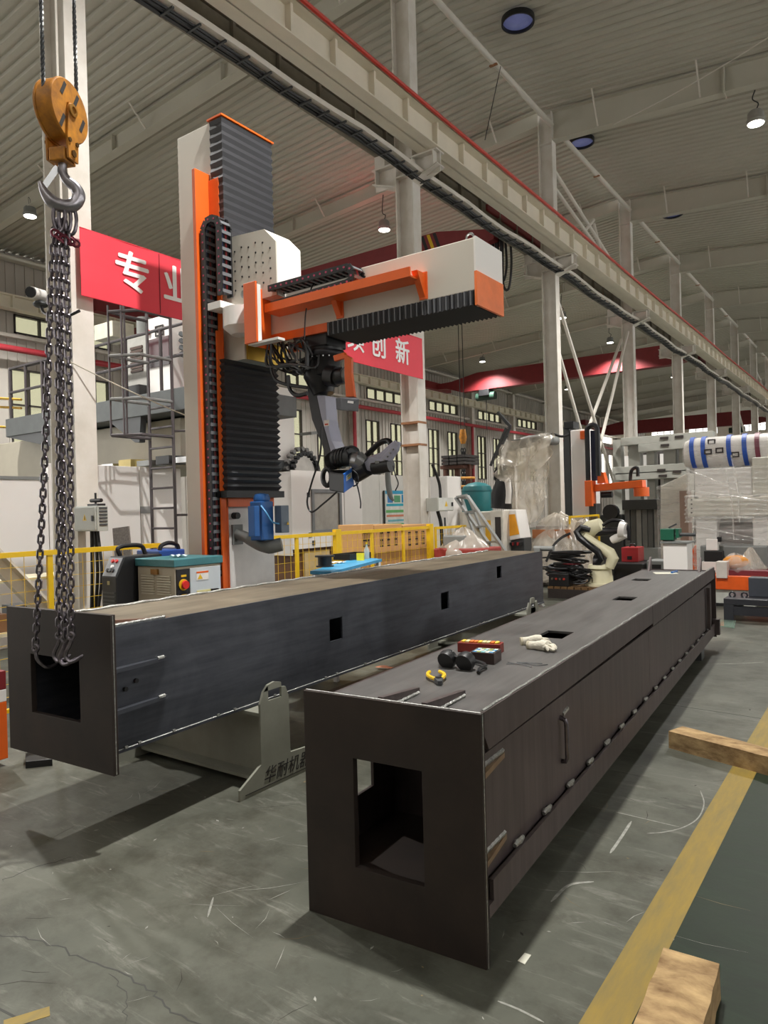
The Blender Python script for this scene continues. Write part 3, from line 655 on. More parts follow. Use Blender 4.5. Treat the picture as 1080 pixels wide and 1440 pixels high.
# --- flat dark brown sheet added between the beams
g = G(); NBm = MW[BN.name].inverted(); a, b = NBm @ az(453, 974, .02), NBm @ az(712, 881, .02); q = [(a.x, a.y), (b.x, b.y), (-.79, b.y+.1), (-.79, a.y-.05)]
t = thing('brown_sheet', 'flat dark brown sheet lying on the floor between the two box beams', 'steel plate', MW[BN.name] @ Vector((-1.1, 2, 0)), R(3.93))
T_ = MW[BN.name]; g.prism([T_ @ Vector((x, y, .001)) for x, y in q], (0, 0, .02)); obj('plate', g, steel_mat('streaked brown sheet', (44, 34, 28), (80, 62, 50), .6, (5, .6, 5), .1), t)
# --- small things on the near beam
NB = MW[BN.name]
def nb(x, y, z=.84): return NB @ Vector((x, y, z))
def onbeam(name, label, cat, x, y, rz, z=.84, group=None): return thing(name, label, cat, nb(x, y, z), R(3.93)+rz, group)
t = onbeam('pliers', 'pliers with yellow handles lying open on the dark beam top', 'pliers', -.44, .53, R(34)); t.scale = (1.15, 1.15, 1.15)
for s in (-1, 1):
    g = G(); g.tube(bez([(s*.006, -.03, .014), (s*.022, .0, .014), (s*.032, .04, .014), (s*.028, .08, .013), (s*.02, .1, .013)], 5), .0075, 7); P('handle', g, yellow, t, smooth=True)
    g = G(); g.hexa([(0, -.075, .004), (s*.008, -.075, .004), (s*.017, -.035, .004), (0, -.03, .004), (0, -.075, .018), (s*.008, -.075, .018), (s*.017, -.035, .022), (0, -.03, .022)]); P('jaw', g, dgrey, t)
g = G(); g.cyl((0, -.032, .002), (0, -.032, .024), .013, 12); P('pivot', g, blackm, t)
t = onbeam('safety_goggles', 'black safety goggles with strap lying behind the pliers', 'goggles', -.47, .79, R(-5)); t.scale = (1.3, 1.3, 1.3)
for s in (-1, 1):
    g = G(); g.lathe((s*.038, 0, .032), [(.033, -.02), (.036, .0), (.03, .018), (.026, .018)], (0, 1, .35), 16); P('eye_cup', g, blackm, t, smooth=True)
g = G(); g.tube(bez([(-.07, 0, .03), (-.09, .04, .02), (-.05, .09, .012), (.03, .09, .012), (.09, .05, .012), (.1, -.01, .012), (.115, -.05, .008)], 6), .007, 5); P('strap', g, blackm, t, smooth=True)
g = G(); g.tube([(-.012, 0, .04), (.012, 0, .04)], .008, 6); P('bridge', g, blackm, t)
t = onbeam('chalk_case', 'long red case with a row of yellow and orange pieces, behind the goggles', 'case', -.53, 1.2, R(8))
g = G(); g.plate_hole((-.115, -.04, 0), (1, 0, 0), (0, 1, 0), (0, 0, 1), .23, .08, [(.012, .218, .012, .068)], .05); g.box(-.11, .11, -.035, .035, 0, .012); P('body', g, M('case red', (128, 42, 34), .5), t, bev=.003)
for i in range(9):
    g = G(); g.box(-.0088, .0088, -.024, .024, 0, .04); o = P('stick', g, [M('stick yellow', (230, 190, 60), .6), M('stick orange', (222, 120, 50), .6), M('stick pale', (220, 205, 150), .6)][(i*2+i//3) % 3], t); o.location = (-.09+i*.0225, 0, .016)
t = onbeam('tile_case', 'dark case with a grid of coloured squares beside the red case', 'case', -.41, .99, R(5))
g = G(); g.plate_hole((-.062, -.06, 0), (1, 0, 0), (0, 1, 0), (0, 0, 1), .124, .12, [(.008, .116, .008, .112)], .055); g.box(-.06, .06, -.055, .055, 0, .02); P('body', g, M('case dark', (58, 44, 42), .5), t, bev=.003)
for i in range(5):
    for j in range(4):
        g = G(); g.box(-.009, .009, -.01, .01, 0, .03); o = P('tile', g, [M('tile blue', (70, 140, 190), .5), M('tile white', (214, 220, 214), .5), M('tile aqua', (120, 190, 196), .5), M('tile olive', (150, 160, 90), .5)][(i*3+j*j+i*j) % 4], t); o.location = (-.042+i*.021, -.039+j*.026, .025)
def glove(label, x, y, rz, seed):
    t = onbeam('work_glove', label, 'glove', x, y, rz, .84, 'white gloves on the dark beam'); t.scale = (.8, .8, .85); random.seed(seed); g = G()
    g.tube([(0, -.09, .022), (0, -.05, .026), (0, 0, .03), (0, .03, .028), (0, .045, .02)], [.027, .026, .034, .034, .015], 12)
    o = P('palm', g, M('glove cotton', (206, 200, 184), .9, var=.12, scale=40, bump=.7), t, smooth=True)
    for i in range(5):
        a = (i-2)*.24; x0 = (i-2)*.016; r = .0105; L_ = (.055, .075, .08, .07, .05)[i]
        pts = [(x0, .03, .026), (x0+math.sin(a)*L_*.5, .03+L_*.5, .03+random.uniform(-.006, .008)), (x0+math.sin(a+random.uniform(-.5, .5))*L_, .03+L_*.9, .014)]
        g = G(); g.tube(bez(pts, 3), [r]*6+[r*.6], 7); P('finger', g, MATS['glove cotton'], t, smooth=True)
    g = G(); g.tube([(0, -.105, .02), (0, -.088, .022)], [.03, .028], 12); P('cuff', g, M('glove cuff', (180, 172, 150), .9, var=.2, scale=40), t, smooth=True)
glove('upper white cotton work glove in the pair on the beam', -.335, 1.5, R(-58), 3)
glove('lower soiled white work glove, fingers towards the camera', -.25, 1.36, R(-100), 5)
t = onbeam('wire_offcut', 'thin bent wire offcuts lying near the right edge of the beam top', 'wire', -.2, 1.0, 0)
for pts in ([(-.09, -.04, .004), (-.02, 0, .006), (.05, -.01, .004), (.09, .03, .004)], [(-.06, .02, .004), (.0, .01, .008), (.06, .04, .004)], [(-.1, 0, .004), (0, -.03, .005), (.04, -.05, .004)]):
    g = G(); g.tube(bez(pts, 4), .0022, 4); P('strand', g, dgrey, t)
t = onbeam('paper_sheet', 'pale paper sheet with pen at the far end of the dark beam', 'paper', -.42, 5.85, R(20))
g = G(); g.box(-.13, .1, -.09, .09, 0, .004); P('sheet', g, M('paper', (206, 204, 188), .8), t); g = G(); g.cyl((.04, -.05, .012), (.12, .1, .012), .012, 8); P('pen', g, blue, t)
g = G(); q = az(540, 942, 0); g.grid(lambda u, v: (q.x-.09+.18*u, q.y-.03+.06*v+.02*u, .024+.02*math.sin(u*3)*(1-abs(2*v-1))), 6, 2); tag(obj('dry_leaf', g, M('orange scrap', (176, 112, 82), .8)), 'curled orange brown scrap on the floor between the two beams', 'scrap')
# ================================================================== HOOK BLOCK AND CHAINS
hy = M('hook block yellow', (214, 142, 36), .5, var=.3, scale=14, col2=(150, 96, 40))
o = ay(86, 158, 1.86); HB = thing('hook_block', 'yellow crane hook block with steel hook hanging on wire ropes, upper left', 'crane hook', (o.x, o.y, o.z-.45))
hx, hyy, hz = o
for s in (-1, 1):
    g = G(); a = hx+s*.036; b = hx+s*.02
    g.lathe((a if s > 0 else a, hyy, hz), [(.03, .018), (.152, .018), (.158, .01), (.158, 0), (.03, 0)], (s, 0, 0), 32); obj('sheave_cheek', g, hy, HB, smooth=True)
    g = G(); g.box(b, b+s*.032, hyy-.028, hyy+.028, hz-.245, hz+.03) if 0 else g.prism([(a+s*.018, hyy-.03, hz+.03), (a+s*.018, hyy+.03, hz+.03), (a+s*.018, hyy+.045, hz-.15), (a+s*.018, hyy+.04, hz-.26), (a+s*.018, hyy-.04, hz-.26), (a+s*.018, hyy-.045, hz-.15)], (s*.012, 0, 0)); obj('strap_plate', g, hy, HB)
    for dy, dz in ((.03, -.165), (-.03, -.165), (0, -.225)):
        g = G(); g.cyl((a+s*.02, hyy+dy, hz+dz), (a+s*.036, hyy+dy, hz+dz), .013 if dz > -.2 else .02, 6); obj('bolt', g, M('oily steel', (110, 80, 44), .4, .6), HB)
g = G(); g.lathe((hx-.026, hyy, hz), [(.14, 0), (.15, .004), (.125, .016), (.125, .036), (.15, .048), (.14, .052)], (1, 0, 0), 28); obj('sheave', g, dgrey, HB, smooth=True)
g = G(); g.lathe((hx-.036, hyy, hz), [(.15, 0), (.155, .002), (.155, .07), (.15, .072), (.146, .07), (.146, .002), (.15, 0)], (1, 0, 0), 32, cap=False); obj('rim_guard', g, hy, HB, smooth=True)
g = G(); g.lathe((hx-.075, hyy, hz), [(.02, 0), (.036, .005), (.036, .14), (.032, .15), (.018, .152), (.016, .145)], (1, 0, 0), 16); obj('axle', g, M('axle brass', (170, 120, 50), .4, .5), HB, smooth=True)
g = G(); g.box(hx-.045, hx+.045, hyy-.05, hyy+.05, hz-.27, hz-.2); obj('crosshead', g, hy, HB, bev=.006)
for s, c in ((.035, .05), (-.04, .06), (.07, -.02), (-.05, -.055)):   # dark maker's stripes on the cheek
    g = G(); w = Vector((0, .45, .9)).normalized()*.04; n = Vector((0, .9, -.45)).normalized()*.011; q = Vector((hx+.0552, hyy+s*1.4, hz+c*1.5)); g.prism([q-w-n, q+w-n, q+w+n, q-w+n], (.0006, 0, 0)); obj('stripe', g, ink, HB)
def hk(d, z): return (hx+.806*d*1.2, hyy+.582*d*1.2, hz+z)
g = G(); hp = [hk(0, -.26), hk(0, -.31), hk(.015, -.35), hk(.05, -.385), hk(.062, -.43), hk(.04, -.475), hk(0, -.49), hk(-.045, -.475), hk(-.075, -.43), hk(-.092, -.38)]
g.tube(bez(hp, 5), [.022]*6+[.022+.012*min(1, i/14) for i in range(30)]+[.034*(1-.075*i) for i in range(10)], 12); obj('hook', g, M('hook steel', (168, 164, 170), .3, .85, var=.3, scale=12), HB, smooth=True)
g = G(); g.beam(hk(-.02, -.29), hk(-.075, -.4), .03, .006, (1, -.6, 0)); obj('safety_latch', g, steel, HB)
for s in (-1, 1):
    pts = [(hx, hyy+s*.137, hz), (hx, hyy+s*.15, 10.0)]
    g = G(); nn = 400
    for ph in range(3): g.tube([(hx+.006*math.cos(i*.9+ph*2.09), hyy+s*.137+.006*math.sin(i*.9+ph*2.09), hz+i*.012) for i in range(150)], .0055, 4)
    g.tube([(hx, hyy+s*.137, hz+1.75), (hx, hyy+s*.15, 10.1)], .011, 6); obj('wire_rope', g, dgrey, HB)
HB.rotation_euler.z = R(24); HB.scale = (.88,)*3; HB.location.z += .054
CS = thing('chain_sling', 'steel lifting chain sling with four hooks holding the left box beam', 'chain', (hx, hyy, 1.0))
zt = hz-.44
for i in (-1, 0, 1):
    g = G(); c = (hx, hyy+i*.025+.004, zt-.045); g.tube([(c[0]+.016*math.cos(a)+i*.004, c[1]+.02*math.cos(a), c[2]+.07*math.sin(a)) for a in [2*math.pi*k/16 for k in range(16)]], .0085, 7, closed=True); obj('master_link', g, chainm, CS, smooth=True)
    for k in range(3):
        g = G(); q = (c[0]+.01*k-.01, c[1]+(k-1)*.016, zt-.125-.012*k); g.tube([(q[0]+.012*math.cos(a), q[1]+.016*math.cos(a+.5), q[2]+.016*math.sin(a)) for a in [2*math.pi*j/10 for j in range(10)]], .006, 5, closed=True); obj('coupling_ring', g, M('red coupling', (126, 56, 72), .4, .5), CS, smooth=True)
lk = G(); lk.tube([(.0125*math.cos(a), 0, .0125*math.sin(a)+(.0125 if math.sin(a) > 0 else -.0125)) for a in [2*math.pi*(k+.5)/10 for k in range(10)]], 0.006, 5, closed=True)
mats = []; ends = []
for top, mid, bot in (((77, 315), (63, 640), (50, 905)), ((81, 315), (83, 600), (83, 892)), ((88, 315), (87, 600), (91, 892)), ((93, 318), (98, 600), (100, 896))):
    pts = [ay(*top, 1.86), ay((top[0]*2+mid[0])/3-1, (top[1]*2+mid[1])/3, 1.87), ay(*mid, 1.89), ay(*bot, 1.93)]; pl = bez(pts, 40); acc = 0; k = 0; last = pl[0]; pos = [pl[0]]
    for p in pl[1:]:
        d = (p-last).length
        while acc+d >= .0385:
            f = (.0385-acc)/d; last = last.lerp(p, f); d = (p-last).length; acc = 0; pos.append(last.copy())
        acc += d; last = p
    for i, p in enumerate(pos):
        d = (pos[min(i+1, len(pos)-1)]-pos[max(i-1, 0)]).normalized(); y = Vector((.75, -.66, 0)) if i % 2 else Vector((.66, .75, 0)); z = -d; x = y.cross(z).normalized(); y = z.cross(x)
        mats.append(Matrix(((x.x, y.x, z.x, p.x), (x.y, y.y, z.y, p.y), (x.z, y.z, z.z, p.z), (0, 0, 0, 1))))
    ends.append(pos[-1])
part_at('chain_link', lk, chainm, CS, mats, smooth=True)
for i, e in enumerate(ends):
    d = Vector((.25, .97, 0)) if i else Vector((-.1, 1, 0)); s = Vector((.35, .05, 0)) if i else Vector((.05, .1, 0)); g = G()
    def q(a, z, w=0): return e+Vector((.0, .0, z))+Vector((.9, .35, 0))*a+Vector((0, w, 0))
    g.tube([q(.018*math.cos(a), -.03+.018*math.sin(a)) for a in [2*math.pi*j/12 for j in range(12)]], .007, 6, closed=True)
    pts = [q(0, -.048), q(-.012, -.075), q(-.03, -.105), q(-.034, -.13), q(-.015, -.152), q(.012, -.15), q(.032, -.135, .012), q(.042, -.122, .02)] if i else [q(0, -.048), q(.004, -.08), q(.006, -.11, .02), q(.01, -.135, .05), q(.012, -.13, .09), q(.012, -.115, .1)]
    g.tube(bez(pts, 4), [.0095]*(4*len(pts)-7)+[.008, .007, .006, .004], 7); obj('sling_hook', g, chainm, CS, smooth=True)
# ================================================================== GANTRY WITH HANGING ROBOT
lil = M('robot lilac grey', (172, 172, 190), .38, var=.05); rblk = M('robot black', (26, 26, 30), .35, var=.2)
GT = thing('welding_gantry', 'tall white and orange gantry with black bellows and a horizontal beam carrying a robot', 'gantry', (-5.1, 4.65, 0))
def Q(name, g, m, **k): return obj(name, g, m, GT, **k)
g = G(); g.box(-5.34, -4.88, 4.36, 4.98, .12, 5.08); Q('column', g, beige, bev=.008)
g = G(); g.box(-4.9, -4.71, 4.33, 4.98, 5.08, 5.095); Q('top_cap', g, orange)
g = G(); g.box(-5.45, -4.5, 4.3, 5.2, 0, .12); Q('base_plate', g, dgrey)
g = G(); g.box(-4.88, -4.84, 4.36, 4.98, .12, 1.72); Q('front_panel', g, M('worn white panel', (226, 222, 218), .45, var=.1, scale=4), bev=.004)
g = G(); g.box(-4.88, -4.78, 4.34, 4.93, 1.66, 1.76); Q('lower_band', g, orange)
def bellows(name, x0, x1, y0, y1, z0, z1, n, d):
    g = G(); k = 0
    for i in range(2*n+1):
        z = z0+(z1-z0)*i/(2*n); o = d if i % 2 else 0
        g.v += [(x0, y0+o, z), (x1-o, y0+o, z), (x1-o, y1-o, z), (x0, y1-o, z)]
    for i in range(2*n):
        for j in range(3): g.f.append((4*i+j, 4*i+j+1, 4*i+5+j, 4*i+4+j))
    g.f += [(0, 1, 2, 3), tuple(8*n+j for j in range(4))]
    Q(name, g, bellm)
bellows('upper_bellows', -4.88, -4.72, 4.34, 4.97, 3.8, 5.07, 17, .01); bellows('lower_bellows', -4.88, -4.72, 4.3, 4.98, 1.78, 2.95, 20, .022)
g = G(); g.box(-4.88, -4.71, 4.28, 5.0, 1.74, 1.8); Q('bellows_flange', g, blackm)
# orange cable channel on the side facing the camera
g = G(); g.box(-4.95, -4.91, 4.19, 4.36, .3, 4.62); g.box(-4.91, -4.78, 4.34, 4.358, .3, 4.56); Q('cable_channel', g, orange, bev=.003)
g = G(); g.box(-4.80, -4.785, 4.28, 4.358, .3, 3.2); Q('channel_lip', g, orange)
g = G(); g.box(-5.1, -4.95, 4.34, 4.36, 1.42, 1.72); Q('door_plate', g, orange); g = G(); g.cyl((-5.03, 4.34, 1.56), (-5.03, 4.32, 1.56), .035, 12); Q('door_knob', g, blackm, smooth=True)
def drag_chain(nm, path, wdir, w, pitch, par, hgt=.06):
    pts = [Vector(p) for p in path]; pos = []; acc = pitch/2; last = pts[0]
    for p in pts[1:]:
        d = (p-last).length
        while acc+d >= pitch:
            f = (pitch-acc)/d if d else 0; last = last.lerp(p, f); d = (p-last).length; acc = 0; pos.append((last.copy(), (p-last).normalized() if d > 1e-5 else None))
        acc += d; last = p
    y = Vector(wdir); ms = []; pt = None
    for p, t in pos:
        t = t or pt; pt = t; n = t.cross(y).normalized(); ms.append(Matrix(((t.x, y.x, n.x, p.x), (t.y, y.y, n.y, p.y), (t.z, y.z, n.z, p.z), (0, 0, 0, 1))))
    g = G()
    for s in (-1, 1): g = G(); g.box(-pitch*.54, pitch*.54, s*w/2-.009, s*w/2+.009, -hgt/2, hgt/2); part_at('link_plate', g, blackm, par, ms)
    g = G(); g.box(-pitch*.2, pitch*.2, -w/2, w/2, -hgt/2-.001, hgt/2+.001) if 0 else g.plate_hole((-pitch*.2, -w/2, -hgt/2), (0, 1, 0), (0, 0, 1), (1, 0, 0), w, hgt, [(.012, w-.012, .008, hgt-.008)], pitch*.4); part_at('link_bar', g, M('chain bar grey', (112, 114, 118), .4), par, ms)
    g = G()
    g.cyl((0, -(w/2+.009), 0), (0, -(w/2+.013), 0), .009, 6)
    part_at('link_pin', g, M('pin pink', (170, 60, 90), .5), par, ms)
    for j, c in enumerate((M('cable blue', (40, 62, 120), .5), blackm, M('cable red', (140, 40, 44), .5), blackm)):
        g = G(); g.tube([p+y*(w*(.2*j-.3)) for p, t in pos], .016, 5); obj('chain_cable', g, c, par)
path = [(-4.862, 4.28, 1.05), (-4.862, 4.28, 4.05)]+[(-4.762-.1*math.cos(a), 4.28, 4.05+.1*math.sin(a)) for a in [math.pi*k/12 for k in range(1, 12)]]+[(-4.662, 4.28, 4.05), (-4.662, 4.28, 3.45)]
drag_chain('v', path, (0, 1, 0), .11, .072, GT)
# saddle with perforated housing
g = G(); g.prism([(-4.72, 4.4, 3.42), (-4.17, 4.4, 3.42), (-4.17, 4.4, 3.87), (-4.3, 4.4, 4.0), (-4.72, 4.4, 4.03)], (0, .012, 0)); hp_ = Q('perforated_panel', g, beige)
g = G(); g.prism([(-4.72, 4.412, 3.42), (-4.17, 4.412, 3.42), (-4.17, 4.412, 3.87), (-4.3, 4.412, 4.0), (-4.72, 4.412, 4.03)], (0, .3, 0)); Q('drive_housing', g, offw, bev=.006)
g = G(); g.cyl((0, -.003, 0), (0, .001, 0), .009, 8)
part_at('vent_hole', g, blackm, GT, [T3(-4.66+.085*i, 4.4, 3.55+.085*j+.02*(i % 2)) for i in range(6) for j in range(5) if not (i == 5 and j == 4)])
g = G(); g.lathe((-4.56, 4.399, 3.5), [(.03, 0), (.036, -.004), (.036, .002)], (0, 1, 0), 16); Q('round_window', g, greym, smooth=True)
g = G(); g.box(-4.88, -4.6, 4.43, 4.98, 2.95, 3.79); Q('saddle', g, beige)
g = G(); g.box(-4.6, -4.585, 4.45, 4.95, 2.95, 3.2); Q('slide_cover', g, M('brass cover', (196, 160, 60), .35, .6))
g = G(); g.lathe((-4.56, 4.38, 3.2), [(.1, -.06), (.17, 0), (.17, .16)], n=28); Q('rounded_cover', g, offw, smooth=True)
g = G(); g.box(-4.8, -4.64, 4.2, 4.4, 3.36, 3.42); Q('chain_bracket', g, offw)
# horizontal beam
g = G(); g.box(-4.6, -2.37, 4.51, 4.91, 3.13, 3.5); Q('beam', g, beige, bev=.006)
g = G(); g.box(-2.37, -2.355, 4.5, 4.92, 3.26, 3.505); Q('end_cap', g, offw); g = G(); g.box(-2.37, -2.35, 4.5, 4.92, 3.02, 3.26); Q('end_cap_band', g, M('orange end paint', (240, 124, 66), .4))
g = G(); n = 36; x0, x1 = -3.72, -2.38
for i in range(2*n+1):
    x = x0+(x1-x0)*i/(2*n); o = .012 if i % 2 else 0; g.v += [(x, 4.5+o, 3.13), (x, 4.5+o, 3.02+o), (x, 4.92-o, 3.02+o), (x, 4.92-o, 3.13)]
for i in range(2*n):
    for j in range(3): g.f.append((4*i+j, 4*i+j+1, 4*i+5+j, 4*i+4+j))
Q('beam_bellows', g, bellm)
g = G(); g.box(-.003, .003, 0, .012, 0, .1); part_at('bellows_rib', g, M('rib grey', (120, 122, 126), .4), GT, [T3(x0+.02+.05*i, 4.488, 3.025) for i in range(27)])
g = G(); g.box(-4.5, -3.72, 4.5, 4.53, 3.06, 3.13); g.box(-4.5, -3.72, 4.88, 4.91, 3.06, 3.13); Q('lower_rail', g, orange)
g = G(); g.box(-4.25, -2.8, 4.33, 4.345, 3.27, 3.34); g.box(-4.25, -2.8, 4.34, 4.51, 3.27, 3.282); Q('cable_shelf', g, orange)
for x in (-3.62, -2.83):
    g = G(); g.prism([(x, 4.51, 3.14), (x, 4.51, 3.33), (x, 4.4, 3.33)], (.05, 0, 0)); g.box(x, x+.07, 4.5, 4.51, 3.14, 3.34); Q('shelf_bracket', g, orange)
g = G(); g.box(-4.36, -4.22, 4.2, 4.22, 3.0, 3.5); g.box(-4.36, -4.34, 4.22, 4.5, 3.0, 3.5); Q('cable_guard', g, orange, bev=.003)
g = G(); g.box(-4.24, -4.22, 4.22, 4.26, 3.0, 3.48); g.box(-4.34, -4.0, 4.22, 4.3, 2.99, 3.01); Q('guard_edge', g, offw)
path = [(-4.22, 4.42, 3.47), (-3.4, 4.42, 3.47)]+[(-3.4+.06*math.sin(a), 4.42, 3.41+.06*math.cos(a)) for a in [math.pi*k/8 for k in range(1, 8)]]+[(-3.4, 4.42, 3.35), (-4.2, 4.42, 3.33)]
drag_chain('h', path, (0, 1, 0), .13, .06, GT, .05)
g = G(); g.tube([(-2.45+.03*math.cos(a), 4.6, 3.54+.03*math.sin(a)) for a in [2*math.pi*k/12 for k in range(12)]], .009, 6, closed=True); g.cyl((-2.45, 4.6, 3.5), (-2.45, 4.6, 3.52), .014, 8); Q('eye_bolt', g, steel, smooth=True)
g = G(); g.box(-5.1, -5.04, 4.5, 4.56, 5.1, 5.13); Q('top_lug', g, offw)
# welding head parked on the gantry foot: blue unit on a grey arm
g = G(); g.tube(bez([(-4.84, 4.5, 1.42), (-4.7, 4.5, 1.38), (-4.5, 4.52, 1.3), (-4.38, 4.6, 1.32)], 6), [.05]*7+[.055]*6+[.06]*6, 10); Q('support_arm', g, greym, smooth=True)
g = G(); g.box(-4.86, -4.82, 4.44, 4.56, 1.32, 1.5); Q('arm_plate', g, greym); g = G(); g.cyl((-4.84, 4.47, 1.58), (-4.78, 4.47, 1.58), .03, 10); Q('knob', g, blackm, smooth=True)
for a, b, m in (((-4.56, -4.42, 4.4, 4.55, 1.36, 1.7), .01, blue), ((-4.48, -4.4, 4.3, 4.36, 1.4, 1.66), .006, blue), ((-4.42, -4.34, 4.56, 4.66, 1.42, 1.66), .006, M('unit grey', (110, 124, 140), .4))):
    g = G(); g.box(*a); Q('drive_unit', g, m, bev=b)
g = G(); g.lathe((-4.49, 4.48, 1.7), [(.07, 0), (.075, .02), (.06, .06), (.02, .07)], n=16); Q('motor_cap', g, blue, smooth=True)
g = G(); g.tube(bez([(-4.42, 4.4, 1.66), (-4.36, 4.4, 1.6), (-4.34, 4.45, 1.52), (-4.36, 4.55, 1.5)], 5), .008, 5); Q('air_hose', g, M('hose blue', (90, 160, 210), .4))
g = G(); g.cyl((-4.32, 4.62, 1.5), (-4.318, 4.62, 1.5), .02, 3); Q('warning_mark', g, yellow)
# ------------------------------------------------------------------ robot arm
RY = 4.66
def rp(x, y, d=0): return ay(x, y, RY+d)
b0 = rp(458, 492); RB = thing('robot_arm', 'black and lilac six axis robot arm hanging head down under the gantry beam', 'robot', (b0.x, RY, 3.02))
def K(name, g, m, **k): return obj(name, g, m, RB, **k)
g = G(); g.box(b0.x-.14, b0.x+.12, RY-.13, RY+.13, 2.96, 3.12); K('mount', g, rblk, bev=.01)
g = G(); g.lathe((b0.x, RY, 2.72), [(.1, 0), (.125, .02), (.125, .14), (.15, .17), (.15, .24)], n=28); K('base', g, rblk, smooth=True)
g = G(); g.lathe((b0.x, RY, 2.885), [(.158, 0), (.165, .01), (.165, .04), (.158, .05)], n=36); K('base_flange', g, M('cast dark', (46, 46, 50), .4, .4), smooth=True)
g = G()
for k in range(18): a = 2*math.pi*k/18; g.cyl((b0.x+.145*math.cos(a), RY+.145*math.sin(a), 2.875), (b0.x+.145*math.cos(a), RY+.145*math.sin(a), 2.89), .008, 6)
K('flange_bolts', g, steel, stuff=True)
g = G(); g.tube([rp(452, 505), rp(450, 530), rp(455, 555)], [.13, .14, .09], 18); K('shoulder', g, rblk, smooth=True)
g = G(); g.tube([rp(462, 528, -.08), rp(474, 530, -.08)], .085, 18); g.tube([rp(474, 530, -.08), rp(486, 528, -.08)], .07, 18); K('shoulder_motor', g, rblk, smooth=True)
g = G(); g.lathe(rp(486, 528, -.08), [(.06, 0), (.055, .02), (.03, .03)], (1, 0, 0), 16); K('motor_cap', g, greym, smooth=True)
g = G(); g.prism([rp(x, y, -.07) for x, y in ((431, 520), (443, 535), (450, 575), (458, 610), (468, 640), (473, 658), (462, 660), (452, 625), (438, 590), (432, 555))], (0, .14, 0)); K('lower_arm', g, M('arm graphite', (58, 58, 62), .4), bev=.012)
g = G(); g.prism([rp(x, y, -.085) for x, y in ((445, 556), (457, 556), (459, 590), (466, 620), (473, 634), (466, 640), (458, 610), (451, 585))], (0, .15, 0)); K('arm_shell', g, lil, bev=.008)
g = G(); q = rp(459, 595, -.088); g.box(q.x-.025, q.x+.03, q.y-.002, q.y, q.z-.025, q.z+.025); K('warning_label', g, M('label white', (232, 226, 220), .6)); g = G(); g.box(q.x-.015, q.x+.02, q.y-.004, q.y-.002, q.z-.018, q.z-.004); K('label_print', g, M('label red', (206, 90, 70), .6))
g = G(); g.tube([rp(469, 648, -.12), rp(469, 648, .1)], .075, 18); K('elbow', g, rblk, smooth=True)
g = G(); g.tube([rp(472, 645, -.12), rp(497, 642, -.12)], .078, 18); K('elbow_motor', g, M('motor ribbed', (40, 42, 46), .45), smooth=True)
g = G(); g.cyl((0, 0, 0), (.012, 0, 0), .083, 18); a = rp(475, 645, -.12); part_at('cooling_fin', g, rblk, RB, [T3(a.x+.03*i, a.y, a.z+.004*i) for i in range(4)])
g = G(); g.tube([rp(496, 646, -.12), rp(505, 648, -.12), rp(512, 652, -.1)], [.06, .075, .06], 16); K('wrist_gear', g, M('gear silver', (150, 150, 152), .35, .7), smooth=True)
g = G(); g.tube([rp(508, 655, -.05), rp(524, 651, -.05), rp(540, 642, -.05), rp(552, 628, -.05), rp(557, 621, -.05)], [.05, .06, .042, .03, .015], 14); K('forearm', g, lil, smooth=True)
g = G(); g.prism([rp(x, y, -.12) for x, y in ((511, 650), (522, 642), (533, 645), (545, 633), (552, 621), (560, 621), (557, 633), (547, 648), (533, 656), (522, 663), (513, 661))], (0, .05, 0)); K('forearm_cover', g, lil, bev=.008)
g = G(); g.prism([rp(x, y, -.128) for x, y in ((527, 648), (533, 648), (533, 653), (528, 655))], (0, .01, 0)); K('joint_cap', g, greym)
for i in range(4): g = G(); q = rp(553-4*i, 632+5*i, -.125); g.cyl(q, q+Vector((0, -.012, 0)), .008, 8); K('cover_bolt', g, steel)
g = G(); g.tube([rp(500, 668, -.1), rp(517, 658, -.1)], .065, 14); K('wrist_motor', g, rblk, smooth=True)
g = G(); g.tube([rp(526, 658, -.08), rp(550, 654, -.08)], .055, 14); K('torch_mount', g, rblk, smooth=True)
g = G(); g.tube(bez([rp(506, 652, .08), rp(520, 636, .08), rp(534, 623, .08), rp(546, 620, .08), rp(551, 628, .06)], 6), .024, 10); K('hose_pack', g, rblk, smooth=True)
g = G(); g.tube(bez([rp(545, 660, -.08), rp(546, 680, -.08), rp(549, 697, -.08), rp(553, 704, -.08)], 6), [.022]*12+[.018, .017, .016, .014, .012, .01, .01], 10); K('welding_torch', g, greym, smooth=True)
g = G(); q = rp(472, 676, -.2); g.hexa([rp(462, 664, -.26), rp(484, 667, -.3), rp(484, 694, -.3), rp(463, 690, -.26), rp(466, 661, -.1), rp(494, 660, -.12), rp(496, 684, -.12), rp(468, 684, -.1)]); K('wire_feeder', g, blackm, bev=.01)
g = G(); g.hexa([rp(484, 666, -.302), rp(497, 657, -.13), rp(498, 683, -.13), rp(484, 693, -.302), rp(482, 666, -.29), rp(495, 657, -.12), rp(496, 683, -.12), rp(482, 693, -.29)]); K('feeder_door', g, M('feeder blue', (44, 104, 190), .4), bev=.004)
a, b, c = rp(484.5, 680, -.306), rp(498, 670.5, -.134), rp(484.5, 668, -.306); u, v = (b-a), (c-a)
for (s0, s1, t0, t1), m in (((.2, .75, .1, .75), M('dial silver', (190, 190, 186), .4)), ((.3, .6, .5, .7), M('dial green', (90, 150, 90), .5)), ((.35, .6, .2, .4), yellow)):
    g = G(); nn = u.cross(v).normalized()*(-.003 if u.cross(v).y > 0 else .003); nn = nn if nn.y < 0 else -nn; g.prism([a+u*s0+v*t0, a+u*s1+v*t0, a+u*s1+v*t1, a+u*s0+v*t1], nn*(1+t0)); K('feeder_dial', g, m)
